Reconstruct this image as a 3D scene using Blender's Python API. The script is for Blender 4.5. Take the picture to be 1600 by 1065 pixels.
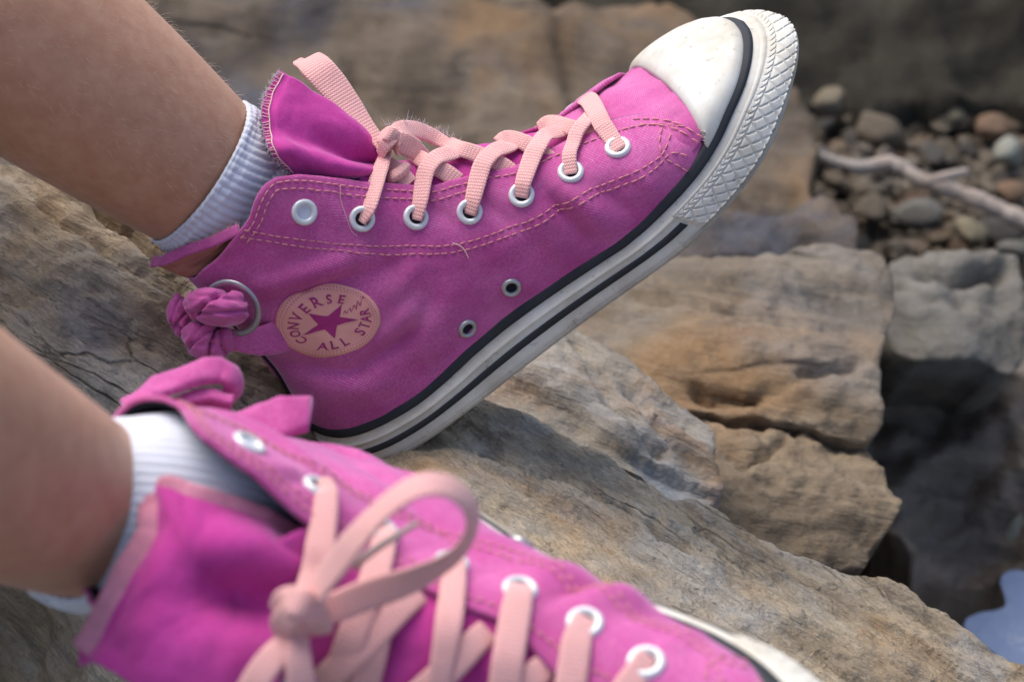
import bpy, bmesh, math, random
import numpy as np
from mathutils import Vector, Matrix, geometry

for o in list(bpy.data.objects): bpy.data.objects.remove(o)
scene = bpy.context.scene
col = scene.collection
random.seed(7); RNG = np.random.default_rng(7)

# ------------------------------------------------------------------ camera, sky, sun, exposure
K = 0.000235            # metres per photo pixel in the plane of the sharp shoe
D = 0.8                 # camera to that plane
PITCH = math.radians(35)
GROUND_BELOW = 0.85     # camera height above the stream bed
FX = np.array([1, 0, 0.])
FY = np.array([0, math.sin(PITCH), math.cos(PITCH)])
FZ = np.array([0, -math.cos(PITCH), math.sin(PITCH)])
ORG = np.array([0, 0, GROUND_BELOW - D*math.sin(PITCH)])
def W(p):
    p = np.asarray(p, float)
    return ORG + p[..., 0:1]*FX + p[..., 1:2]*FY + p[..., 2:3]*FZ
cam_d = bpy.data.cameras.new('camera'); cam = bpy.data.objects.new('camera', cam_d); col.objects.link(cam)
cam_d.lens = 50; cam_d.sensor_width = 23.5; cam_d.clip_start = 0.02; cam_d.clip_end = 500
cam.matrix_world = Matrix([[FX[i], FY[i], FZ[i], W([0, 0, D])[i]] for i in range(3)] + [[0, 0, 0, 1]])
cam_d.dof.use_dof = True; cam_d.dof.focus_distance = 0.80; cam_d.dof.aperture_fstop = 7.6; cam_d.dof.aperture_blades = 7
scene.camera = cam

SUN_EL, SUN_AZ = math.radians(58), math.radians(-38)   # azimuth from +Y towards +X
world = bpy.data.worlds.new('World'); scene.world = world; world.use_nodes = True
nt = world.node_tree; nt.nodes.clear()
sky = nt.nodes.new('ShaderNodeTexSky'); sky.sky_type = 'NISHITA'; sky.sun_disc = False
sky.sun_elevation = SUN_EL; sky.sun_rotation = SUN_AZ; sky.dust_density = 3.0; sky.air_density = 0.75; sky.ozone_density = 0.6
bg = nt.nodes.new('ShaderNodeBackground'); bg.inputs['Strength'].default_value = 0.125
wo = nt.nodes.new('ShaderNodeOutputWorld')
nt.links.new(sky.outputs[0], bg.inputs[0]); nt.links.new(bg.outputs[0], wo.inputs[0])
sun_d = bpy.data.lights.new('sun', 'SUN'); sun_d.energy = 1.4; sun_d.angle = math.radians(55); sun_d.color = (1.0, 0.97, 0.93)
sun = bpy.data.objects.new('sun', sun_d); col.objects.link(sun)
sd = Vector((math.sin(SUN_AZ)*math.cos(SUN_EL), math.cos(SUN_AZ)*math.cos(SUN_EL), math.sin(SUN_EL)))
sun.rotation_euler = sd.to_track_quat('Z', 'Y').to_euler()
vs = scene.view_settings; vs.view_transform = 'Standard'; vs.look = 'None'; vs.gamma = 1; vs.use_curve_mapping = False
vs.exposure = 0.88

# ------------------------------------------------------------------ numpy noise and curves
_perm = RNG.permutation(512)
def _h(i, j, k): return _perm[(_perm[(_perm[i & 511] + j) & 511] + k) & 511]
_g = RNG.normal(size=(512, 3)); _g /= np.linalg.norm(_g, axis=1)[:, None]
def perlin(p):
    p = np.asarray(p, float); i = np.floor(p).astype(int); f = p - i
    u = f*f*f*(f*(f*6-15)+10); r = 0
    for dx in (0, 1):
        for dy in (0, 1):
            for dz in (0, 1):
                g = _g[_h(i[..., 0]+dx, i[..., 1]+dy, i[..., 2]+dz)]
                d = g[..., 0]*(f[..., 0]-dx)+g[..., 1]*(f[..., 1]-dy)+g[..., 2]*(f[..., 2]-dz)
                wx = u[..., 0] if dx else 1-u[..., 0]; wy = u[..., 1] if dy else 1-u[..., 1]; wz = u[..., 2] if dz else 1-u[..., 2]
                r = r + d*wx*wy*wz
    return r*1.5
def fbm(p, o=4, gain=.5):
    p = np.asarray(p, float); r = 0; a = 1
    for k in range(o): r = r + a*perlin(p*2**k+k*17.3); a *= gain
    return r
def sstep(a, b, x): t = np.clip((x-a)/(b-a), 0, 1); return t*t*(3-2*t)
def crom(P, n, closed=False):
    P = np.asarray(P, float); m = len(P)
    if closed: Q = np.vstack([P[-1:], P, P[:2]]); segs = m
    else: Q = np.vstack([2*P[0]-P[1], P, 2*P[-1]-P[-2]]); segs = m-1
    t = np.linspace(0, segs, n, endpoint=not closed); i = np.minimum(t.astype(int), segs-1); f = (t-i)[:, None]
    a, b, c, d = Q[i], Q[i+1], Q[i+2], Q[i+3]
    return .5*(2*b+(c-a)*f+(2*a-5*b+4*c-d)*f**2+(3*b-a-3*c+d)*f**3)
def arcres(P, n):
    P = np.asarray(P, float); s = np.r_[0, np.cumsum(np.linalg.norm(np.diff(P, axis=0), axis=1))]
    t = np.linspace(0, s[-1], n); return np.stack([np.interp(t, s, P[:, k]) for k in range(P.shape[1])], 1)
def spl(P, n): return arcres(crom(P, n*4), n)
def tab(T):
    T = np.array(T, float); x = np.linspace(T[0, 0], T[-1, 0], 800)
    d = np.diff(T[:, 1])/np.diff(T[:, 0]); mlt = np.r_[d[0], np.where(d[1:]*d[:-1] > 0, 2*d[1:]*d[:-1]/(d[1:]+d[:-1]+1e-12), 0), d[-1]]
    i = np.clip(np.searchsorted(T[:, 0], x, 'right')-1, 0, len(T)-2); h = T[i+1, 0]-T[i, 0]; t = (x-T[i, 0])/h
    y = (2*t**3-3*t**2+1)*T[i, 1]+(t**3-2*t**2+t)*h*mlt[i]+(-2*t**3+3*t**2)*T[i+1, 1]+(t**3-t**2)*h*mlt[i+1]
    return lambda q: np.interp(q, x, y)
def P(px, py, z=0.0):
    s = K*(D-z)/D
    return np.array([(px-800)*s, (532.5-py)*s, z])
def PP(L): return np.array([P(*q) for q in L])
def nrm(v): v = np.asarray(v, float); return v/(np.linalg.norm(v, axis=-1, keepdims=True)+1e-12)

# ------------------------------------------------------------------ mesh helpers
def make(name, V, F, mat, parent=None, uv=None, smooth=True, recalc=True):
    me = bpy.data.meshes.new(name); me.from_pydata(np.asarray(V, float).tolist(), [], [tuple(int(i) for i in f) for f in F])
    if uv is not None:
        ul = me.uv_layers.new(name='UVMap'); li = np.empty(len(me.loops), int); me.loops.foreach_get('vertex_index', li)
        ul.data.foreach_set('uv', np.asarray(uv, np.float32)[li].ravel())
    if recalc:
        bm = bmesh.new(); bm.from_mesh(me); bmesh.ops.recalc_face_normals(bm, faces=bm.faces[:]); bm.to_mesh(me); bm.free()
    if smooth: me.polygons.foreach_set('use_smooth', [True]*len(me.polygons))
    me.materials.append(mat); o = bpy.data.objects.new(name, me); col.objects.link(o)
    if parent: o.parent = parent
    return o
def tag(o, label, cat, group=None, kind=None):
    if label: o['label'] = label
    if cat: o['category'] = cat
    if group: o['group'] = group
    if kind: o['kind'] = kind
    return o
def gfaces(nu, nv, cu=False, cv=False, off=0):
    F = []
    for i in range(nu if cu else nu-1):
        for j in range(nv if cv else nv-1):
            a = i*nv+j; b = ((i+1) % nu)*nv+j; c = ((i+1) % nu)*nv+(j+1) % nv; d = i*nv+(j+1) % nv
            F.append((a+off, b+off, c+off, d+off))
    return F
def gnormal(G):
    du = np.gradient(G, axis=0); dv = np.gradient(G, axis=1)
    return nrm(np.cross(du, dv))
def shell(G, th, uvg=None, sign=1, edge_round=True):
    """solid sheet: G is the outer face, th the thickness inward"""
    nu, nv = G.shape[:2]; N = gnormal(G)*sign
    mid = G-N*th*.5
    A = G.reshape(-1, 3); B = (G-N*th).reshape(-1, 3)
    F = gfaces(nu, nv); n = nu*nv
    F += [tuple(n+i for i in f[::-1]) for f in gfaces(nu, nv)]
    ring = [i*nv for i in range(nu)]+[(nu-1)*nv+j for j in range(1, nv)]+[i*nv+nv-1 for i in range(nu-2, -1, -1)]+[j for j in range(nv-2, 0, -1)]
    for k in range(len(ring)):
        a, b = ring[k], ring[(k+1) % len(ring)]; F.append((a, b, b+n, a+n))
    uv = None
    if uvg is not None: uv = np.vstack([uvg.reshape(-1, 2)]*2)
    return np.vstack([A, B]), F, uv
def tube(path, rad, ns=10, cap=True, ref=(0.3, 0.2, 1)):
    path = np.asarray(path, float); n = len(path); rad = np.broadcast_to(np.asarray(rad, float), (n,))
    T = nrm(np.gradient(path, axis=0)); B = nrm(np.cross(T, np.array(ref, float))); N = np.cross(B, T)
    th = np.linspace(0, 2*np.pi, ns, endpoint=False)
    V = path[:, None]+rad[:, None, None]*(np.cos(th)[None, :, None]*N[:, None]+np.sin(th)[None, :, None]*B[:, None])
    F = gfaces(n, ns, cv=True)
    if cap: F += [tuple(range(ns))[::-1], tuple((n-1)*ns+k for k in range(ns))]
    return V.reshape(-1, 3), F
def band(path, width, th, normal=(0, 0, 1), ns=14, p=0.55, sag=0.0):
    """flat lace / strap; path Nx3, normal: one vector or one per point"""
    path = np.asarray(path, float); n = len(path); width = np.broadcast_to(np.asarray(width, float), (n,))
    T = nrm(np.gradient(path, axis=0)); N0 = np.broadcast_to(np.asarray(normal, float), (n, 3))
    N = nrm(N0-T*np.sum(N0*T, 1)[:, None]); B = np.cross(T, N)
    t = np.linspace(0, 2*np.pi, ns, endpoint=False)
    cx = np.sign(np.cos(t))*np.abs(np.cos(t))**.8; cy = np.sign(np.sin(t))*np.abs(np.sin(t))**p
    V = path[:, None]+(width/2)[:, None, None]*cx[None, :, None]*B[:, None]+(th/2*cy+sag*cx**2)[None, :, None]*N[:, None]
    F = gfaces(n, ns, cv=True)+[tuple(range(ns))[::-1], tuple((n-1)*ns+k for k in range(ns))]
    s = np.r_[0, np.cumsum(np.linalg.norm(np.diff(path, axis=0), axis=1))]*1000
    uv = np.stack([np.repeat(s, ns), (width[:, None]*500*cx[None]).ravel()], 1)
    return V.reshape(-1, 3), F, uv
def join(parts):
    V, F, UV, n = [], [], [], 0
    for q in parts:
        V.append(np.asarray(q[0])); F += [tuple(i+n for i in f) for f in q[1]]
        if len(q) > 2 and q[2] is not None: UV.append(q[2])
        n += len(q[0])
    return np.vstack(V), F, (np.vstack(UV) if UV else None)

# ------------------------------------------------------------------ materials
def mat(name):
    m = bpy.data.materials.new(name); m.use_nodes = True; t = m.node_tree
    b = t.nodes['Principled BSDF']; return m, t, b
def N_(t, typ, **kw):
    n = t.nodes.new(typ)
    for k, v in kw.items():
        if k in n.inputs: n.inputs[k].default_value = v
        else: setattr(n, k, v)
    return n
def ramp(t, fac, stops, interp='LINEAR'):
    r = t.nodes.new('ShaderNodeValToRGB'); r.color_ramp.interpolation = interp
    while len(r.color_ramp.elements) < len(stops): r.color_ramp.elements.new(0.5)
    for e, (p, c) in zip(r.color_ramp.elements, stops): e.position = p; e.color = (*c, 1) if len(c) == 3 else c
    t.links.new(fac, r.inputs[0]); return r
def mixc(t, fac, a, b, mode='MIX'):
    m = t.nodes.new('ShaderNodeMix'); m.data_type = 'RGBA'; m.blend_type = mode
    for s, v in ((0, fac), (6, a), (7, b)):
        if hasattr(v, 'links') or hasattr(v, 'is_linked'): t.links.new(v, m.inputs[s])
        else: m.inputs[s].default_value = v if s == 0 else (*v, 1)
    return m.outputs[2]
def noise(t, vec, scale, detail=4, rough=.55, dist=0):
    n = N_(t, 'ShaderNodeTexNoise', Scale=scale, Detail=detail, Roughness=rough, Distortion=dist); t.links.new(vec, n.inputs['Vector']); return n.outputs[0]
def math_(t, op, a, b=None):
    n = t.nodes.new('ShaderNodeMath'); n.operation = op
    for i, v in enumerate((a, b)):
        if v is None: continue
        if hasattr(v, 'is_linked'): t.links.new(v, n.inputs[i])
        else: n.inputs[i].default_value = v
    return n.outputs[0]
def bump(t, b, h, strength=.3, dist=.001, prev=None):
    n = N_(t, 'ShaderNodeBump', Strength=strength, Distance=dist); t.links.new(h, n.inputs['Height'])
    if prev is not None: t.links.new(prev, n.inputs['Normal'])
    t.links.new(n.outputs[0], b.inputs['Normal']); return n.outputs[0]
def objc(t): return t.nodes.new('ShaderNodeTexCoord').outputs['Object']
def uvc(t):
    u = t.nodes.new('ShaderNodeTexCoord').outputs['UV']; s = t.nodes.new('ShaderNodeSeparateXYZ'); t.links.new(u, s.inputs[0]); return u, s.outputs[0], s.outputs[1]

def canvas_mat(name, base, thread, dirt=0.25, sheen=.35):
    m, t, b = mat(name); u, x, y = uvc(t)
    s1 = math_(t, 'SINE', math_(t, 'MULTIPLY', math_(t, 'ADD', x, math_(t, 'MULTIPLY', y, .75)), 2*math.pi/.95))
    s2 = math_(t, 'SINE', math_(t, 'MULTIPLY', math_(t, 'SUBTRACT', y, math_(t, 'MULTIPLY', x, .25)), 2*math.pi/.8))
    wv = math_(t, 'MULTIPLY', math_(t, 'ADD', s1, 1), math_(t, 'ADD', math_(t, 'MULTIPLY', s2, .3), .7))
    n1 = noise(t, u, .9, 3); n2 = noise(t, u, .045, 5, .6)
    th = math_(t, 'MULTIPLY', math_(t, 'MULTIPLY', wv, ramp(t, n1, [(.3, (0, 0, 0)), (.7, (1, 1, 1))]).outputs[0]), .34)
    c = mixc(t, th, base, thread)
    c = mixc(t, ramp(t, n2, [(.35, (0, 0, 0)), (.75, (1, 1, 1))]).outputs[0], c, tuple(q*.74 for q in base))
    n4 = noise(t, u, .02, 4, .6); c = mixc(t, math_(t, 'MULTIPLY', ramp(t, n4, [(.45, (0, 0, 0)), (.7, (1, 1, 1))]).outputs[0], .35), c, tuple(.55*q+.45*w for q, w in zip(base, thread)))
    n3 = noise(t, objc(t), 55, 5, .65)
    dm = math_(t, 'MULTIPLY', ramp(t, n3, [(.5, (0, 0, 0)), (.8, (1, 1, 1))]).outputs[0], dirt)
    c = mixc(t, dm, c, (.11, .075, .07))
    t.links.new(c, b.inputs['Base Color']); b.inputs['Roughness'].default_value = .9; b.inputs['Specular IOR Level'].default_value = .15
    b.inputs['Sheen Weight'].default_value = sheen; b.inputs['Sheen Roughness'].default_value = .38; b.inputs['Sheen Tint'].default_value = (.95, .75, 1, 1)
    p = bump(t, b, wv, .10, .0002); bump(t, b, n1, .15, .0004, p)
    return m
M = {}
M['canvas'] = canvas_mat('canvas', (.57, .076, .305), (.86, .50, .70), sheen=.6)
M['satin'] = canvas_mat('tongue_canvas', (.54, .042, .29), (.70, .19, .48), .1, .45)
def plain(name, c, rough=.6, spec=.3, nscale=None, var=.25, bumpd=0, sss=0, coord='obj'):
    m, t, b = mat(name); b.inputs['Roughness'].default_value = rough; b.inputs['Specular IOR Level'].default_value = spec
    if nscale:
        v = objc(t); n = noise(t, v, nscale, 5, .6)
        cc = mixc(t, ramp(t, n, [(.3, (0, 0, 0)), (.75, (1, 1, 1))]).outputs[0], c, tuple(q*(1-var) for q in c)); t.links.new(cc, b.inputs['Base Color'])
        if bumpd: bump(t, b, noise(t, v, nscale*6, 4, .6), .4, bumpd)
    else: b.inputs['Base Color'].default_value = (*c, 1)
    if sss: b.inputs['Subsurface Weight'].default_value = sss; b.inputs['Subsurface Radius'].default_value = (.004, .002, .001)
    return m
def rubber_mat(name, c, dirtc, amt, rough=.5):
    m, t, b = mat(name); v = objc(t)
    n = noise(t, v, 38, 6, .65); n2 = noise(t, v, 210, 5, .7)
    c1 = mixc(t, math_(t, 'MULTIPLY', ramp(t, n, [(.42, (0, 0, 0)), (.72, (1, 1, 1))]).outputs[0], amt), c, dirtc)
    c1 = mixc(t, math_(t, 'MULTIPLY', ramp(t, n2, [(.6, (0, 0, 0)), (.74, (1, 1, 1))]).outputs[0], amt*1.1), c1, tuple(q*.45 for q in dirtc))
    t.links.new(c1, b.inputs['Base Color']); b.inputs['Roughness'].default_value = rough; b.inputs['Specular IOR Level'].default_value = .35
    b.inputs['Subsurface Weight'].default_value = .08; b.inputs['Subsurface Radius'].default_value = (.002, .002, .0015)
    bump(t, b, n2, .18, .0004); return m
M['rubber'] = rubber_mat('white_rubber', (.74, .715, .63), (.44, .375, .26), .7)
M['cap'] = rubber_mat('toe_cap_rubber', (.66, .655, .60), (.44, .37, .25), .75, .42)
M['outsole'] = rubber_mat('outsole_rubber', (.50, .46, .38), (.22, .17, .11), .7, .7)
M['stripe'] = plain('black_rubber', (.030, .033, .038), .55, .3, 60, .4, .0002)
M['lining'] = plain('dark_lining_and_hole_shade', (.022, .024, .034), .95, .1, 80, .3)  # cloth lining, also the painted shade inside the eyelets
M['salmon'] = plain('salmon_lining', (.64, .27, .21), .9, .1, 120, .25, .0003)
M['binding'] = plain('pink_binding', (.68, .27, .36), .9, .1, 120, .35, .0004)
M['thread'] = plain('salmon_thread', (.70, .30, .31), .85, .1)
M['thread_pale'] = plain('pale_thread', (.80, .52, .50), .85, .1)
M['metal'] = plain('eyelet_metal', (.78, .80, .79), .38, .5, 150, .15); M['metal'].node_tree.nodes['Principled BSDF'].inputs['Metallic'].default_value = .25
M['vent'] = plain('vent_metal', (.50, .50, .49), .36, .5, 150, .2); M['vent'].node_tree.nodes['Principled BSDF'].inputs['Metallic'].default_value = .6
M['steel'] = plain('ring_metal', (.42, .42, .43), .38, .5, 150, .2); M['steel'].node_tree.nodes['Principled BSDF'].inputs['Metallic'].default_value = .75
M['patch'] = plain('patch_rubber', (.85, .385, .33), .5, .3, 90, .12, .0002)
M['print'] = plain('patch_print', (.38, .032, .17), .7, .2)
M['fuzz'] = plain('fibre', (.75, .70, .74), .9, .1)
M['fuzz_dark'] = plain('fibre_dark', (.10, .08, .11), .9, .1)
M['aglet'] = plain('aglet', (.45, .36, .33), .3, .5)
def lace_mat():
    m, t, b = mat('lace'); u, x, y = uvc(t)
    ay = math_(t, 'ABSOLUTE', math_(t, 'SINE', math_(t, 'MULTIPLY', y, math.pi/.95)))
    s = math_(t, 'SINE', math_(t, 'ADD', math_(t, 'MULTIPLY', x, 2*math.pi/1.25), math_(t, 'MULTIPLY', ay, 3.0)))
    h = math_(t, 'MULTIPLY', math_(t, 'ADD', s, 1.2), math_(t, 'ADD', ay, .35))
    n = noise(t, u, .35, 4); n2 = noise(t, u, 2.2, 3)
    c = mixc(t, ramp(t, h, [(.0, (0, 0, 0)), (.9, (1, 1, 1))]).outputs[0], (.66, .27, .25), (.88, .49, .46))
    c = mixc(t, ramp(t, n, [(.42, (0, 0, 0)), (.75, (1, 1, 1))]).outputs[0], c, (.80, .42, .38))
    t.links.new(c, b.inputs['Base Color']); b.inputs['Roughness'].default_value = .92; b.inputs['Specular IOR Level'].default_value = .12
    b.inputs['Sheen Weight'].default_value = .35; b.inputs['Sheen Roughness'].default_value = .5
    p = bump(t, b, h, .4, .0003); bump(t, b, n2, .3, .0003, p); return m
M['lace'] = lace_mat()
def sock_mat():
    m, t, b = mat('sock_cotton'); v = objc(t)
    n = noise(t, v, 900, 3, .6); n2 = noise(t, v, 45, 4)
    c = mixc(t, n2, (.58, .61, .69), (.70, .73, .79)); t.links.new(c, b.inputs['Base Color'])
    b.inputs['Roughness'].default_value = .95; b.inputs['Specular IOR Level'].default_value = .1; b.inputs['Sheen Weight'].default_value = .4
    b.inputs['Subsurface Weight'].default_value = .15; b.inputs['Subsurface Radius'].default_value = (.003, .003, .003)
    bump(t, b, n, .5, .0006); return m
M['sock'] = sock_mat()
def skin_mat():
    m, t, b = mat('skin'); v = objc(t)
    n1 = noise(t, v, 18, 5, .6); n2 = noise(t, v, 160, 4, .6); n3 = noise(t, v, 700, 3, .5)
    c = mixc(t, n1, (.50, .258, .148), (.60, .345, .222)); c = mixc(t, ramp(t, n2, [(.35, (0, 0, 0)), (.8, (1, 1, 1))]).outputs[0], c, (.45, .215, .125))
    t.links.new(c, b.inputs['Base Color']); b.inputs['Roughness'].default_value = .5; b.inputs['Specular IOR Level'].default_value = .38
    b.inputs['Subsurface Weight'].default_value = .25; b.inputs['Subsurface Radius'].default_value = (.006, .0025, .0012); b.inputs['Subsurface Scale'].default_value = 1
    b.inputs['Sheen Weight'].default_value = .12; b.inputs['Sheen Roughness'].default_value = .4
    p = bump(t, b, n3, .22, .0005); bump(t, b, n2, .12, .001, p); return m
M['skin'] = skin_mat()
M['hair'] = plain('fine_hair', (.80, .66, .50), .45, .5)

def rock_mat(name, cols, axis, stretch=7.0, scale=26, rust=(.36, .17, .06), rust_amt=.45, grey=(.33, .36, .37), grey_amt=.4, rough=.85, wet=0.0, bumpd=.004):
    """layered rock; axis = direction of the bedding's normal in world space"""
    m, t, b = mat(name); v = objc(t)
    n = Vector(axis).normalized(); q = n.rotation_difference(Vector((0, 0, 1))); e = q.to_euler()
    mp = N_(t, 'ShaderNodeMapping'); mp.inputs['Rotation'].default_value = e; t.links.new(v, mp.inputs['Vector'])
    mp2 = N_(t, 'ShaderNodeMapping'); mp2.inputs['Scale'].default_value = (1, 1, stretch); t.links.new(mp.outputs[0], mp2.inputs['Vector'])
    L1 = noise(t, mp2.outputs[0], scale*.35, 8, .62, .6); L2 = noise(t, mp2.outputs[0], scale*2.2, 6, .65, .3)
    B1 = noise(t, v, scale*.42, 5, .6, .4); B2 = noise(t, v, scale*6, 6, .7)
    k = len(cols)
    c = ramp(t, L1, [(.28+.46*i/(k-1), cols[i]) for i in range(k)]).outputs[0]
    c = mixc(t, math_(t, 'MULTIPLY', ramp(t, L2, [(.45, (0, 0, 0)), (.7, (1, 1, 1))]).outputs[0], .38), c, cols[0])
    c = mixc(t, math_(t, 'MULTIPLY', ramp(t, B1, [(.52, (0, 0, 0)), (.66, (1, 1, 1))]).outputs[0], rust_amt), c, rust)
    B3 = noise(t, v, scale*.3, 5, .6, .8)
    c = mixc(t, math_(t, 'MULTIPLY', ramp(t, B3, [(.50, (0, 0, 0)), (.64, (1, 1, 1))]).outputs[0], grey_amt), c, grey)
    c = mixc(t, math_(t, 'MULTIPLY', ramp(t, B2, [(.54, (0, 0, 0)), (.75, (1, 1, 1))]).outputs[0], .38), c, tuple(x*.45 for x in cols[0]))
    wrp = N_(t, 'ShaderNodeMix'); wrp.data_type = 'VECTOR'; wrp.inputs[0].default_value = .12; t.links.new(mp2.outputs[0], wrp.inputs[4])
    nz = N_(t, 'ShaderNodeTexNoise', Scale=scale*.5, Detail=4); t.links.new(v, nz.inputs['Vector']); t.links.new(nz.outputs['Color'], wrp.inputs[5])
    vo = N_(t, 'ShaderNodeTexVoronoi', Scale=scale*.38); vo.feature = 'DISTANCE_TO_EDGE'; t.links.new(wrp.outputs[1], vo.inputs['Vector'])
    gate = ramp(t, noise(t, v, scale*.25, 3), [(.53, (0, 0, 0)), (.66, (1, 1, 1))]).outputs[0]
    crack = math_(t, 'MULTIPLY', ramp(t, vo.outputs[0], [(0.0, (1, 1, 1)), (.045, (0, 0, 0))]).outputs[0], gate)
    c = mixc(t, math_(t, 'MULTIPLY', crack, .75), c, tuple(x*.25 for x in cols[0]))
    G1 = noise(t, v, scale*22, 3, .6); c = mixc(t, math_(t, 'MULTIPLY', ramp(t, G1, [(.55, (0, 0, 0)), (.7, (1, 1, 1))]).outputs[0], .22), c, tuple(min(1, x*1.35) for x in cols[-1]))
    t.links.new(c, b.inputs['Base Color']); b.inputs['Roughness'].default_value = rough; b.inputs['Specular IOR Level'].default_value = .25+wet
    hgt = math_(t, 'SUBTRACT', math_(t, 'ADD', math_(t, 'ADD', math_(t, 'MULTIPLY', L2, 1.0), math_(t, 'MULTIPLY', B2, .5)), math_(t, 'MULTIPLY', G1, .15)), math_(t, 'MULTIPLY', crack, .8))
    p = bump(t, b, L1, .8, bumpd*2.5); bump(t, b, hgt, .8, bumpd, p); return m

# ------------------------------------------------------------------ the shoe: shape in millimetres (a forward, c to the inner side, h up)
WU = tab([(2, 0), (2.4, 4.6), (3.5, 10), (7.5, 17), (15, 22.5), (29, 26.5), (50, 27.5), (80, 27.5), (105, 29.5), (130, 34), (150, 37.4), (167, 38), (181, 35.6), (193.5, 30.6), (203, 24.2), (210, 16.3), (214, 8.3), (215.5, 0)])
HS = tab([(2, 21), (5, 18), (10, 15), (18, 12.7), (28, 11.3), (40, 10.3), (50, 10.8), (66, 12.5), (82, 13.2), (113, 12.7), (129, 12.5), (138, 13.8), (145, 15.6), (163, 21.2), (179, 27.8), (190, 32.7), (200, 35.6), (208, 37.8), (215.5, 39.4), (240, 40)])
H0 = tab([(-2, 4), (4, 2.2), (10, -1.4), (17, -3), (26, -4), (40, -4.6), (80, -4.4), (126, -3.1), (148, -.3), (162, 3.5), (176, 8), (191, 13.4), (204, 18.8), (216, 23.6), (232, 28)])
HT = tab([(-20, 260), (20, 215), (45, 165), (60, 125), (70, 98), (83, 79), (95, 71), (108, 64.7), (123, 56.5), (141, 48), (151, 45.6), (164, 42.3), (175, 39.6), (184, 38.6), (195, 40), (205, 41.4), (215.5, 41.2), (240, 41)])
SOLE = np.array([(0, 0), (.4, 5), (1.5, 10), (6, 18), (14, 24), (28, 28), (50, 29.5), (80, 29.5), (105, 31.5), (130, 36.5), (150, 40.3), (170, 41.3), (189.5, 39.3), (205, 34.2), (216.5, 27.4), (225, 18.6), (229.8, 9.6), (231.5, 0)], float)
UPL = np.array([(2, 0), (2.4, 4.6), (3.5, 10), (7.5, 17), (15, 22.5), (29, 26.5), (50, 27.5), (80, 27.5), (105, 29.5), (130, 34), (150, 37.4), (167, 38), (181, 35.6), (193.5, 30.6), (203, 24.2), (210, 16.3), (214, 8.3), (215.5, 0)], float)
def TAU(a): return .17*sstep(120, 205, a)
FOLDS = []     # (a0,h0,a1,h1,amp mm,width mm)
def folds(a, h):
    d = np.zeros(np.broadcast(a, h).shape)
    for a0, h0, a1, h1, am, wd in FOLDS:
        am = am*1.6
        ux, uy = a1-a0, h1-h0; l2 = ux*ux+uy*uy
        t = ((a-a0)*ux+(h-h0)*uy)/l2; tc = np.clip(t, 0, 1)
        dd = np.hypot(a-a0-tc*ux, h-h0-tc*uy)
        d = d+am*np.exp(-(dd/wd)**2)*np.sin(np.pi*np.clip(.08+.84*tc, 0, 1))**.6
    return d
def aback(h): return 2+3.2*sstep(21, 45, h)-3.5*sstep(45, 95, h)
def csurf(a, h, wr=1.0, bulge=1.6):
    a = np.asarray(a, float); h = np.asarray(h, float); a, h = np.broadcast_arrays(a, h)
    sh = (aback(h)-2)*(1-sstep(5, 40, a)); hs = HS(a)
    r = np.clip((h-hs)/(HT(a)-hs), 0, 1)
    base = WU(a-sh)*(1-r**2.4)**(1/2.3)*(1+.06*sstep(55, 105, h)*(1-sstep(60, 80, a)))
    base = base+1.6*np.sin(np.pi*np.clip((h-hs)/45, 0, 1))*sstep(4, 30, a)*(1-sstep(150, 185, a))
    if bulge > 1.6: base = base+(bulge-1.6)*np.sin(np.pi*np.clip((h-hs+2)/34, 0, 1))**.8*sstep(20, 60, a)*(1-sstep(120, 150, a))
    if wr == 0: return base
    q = np.stack([a/17, h/17, 0*a+3.1], -1); n = fbm(q, 3)*.75*sstep(4, 25, a)*sstep(1, 9, h-hs)*(1-r**3)
    return base+wr*(n+folds(a, h)*sstep(0, 6, h-hs))

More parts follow.
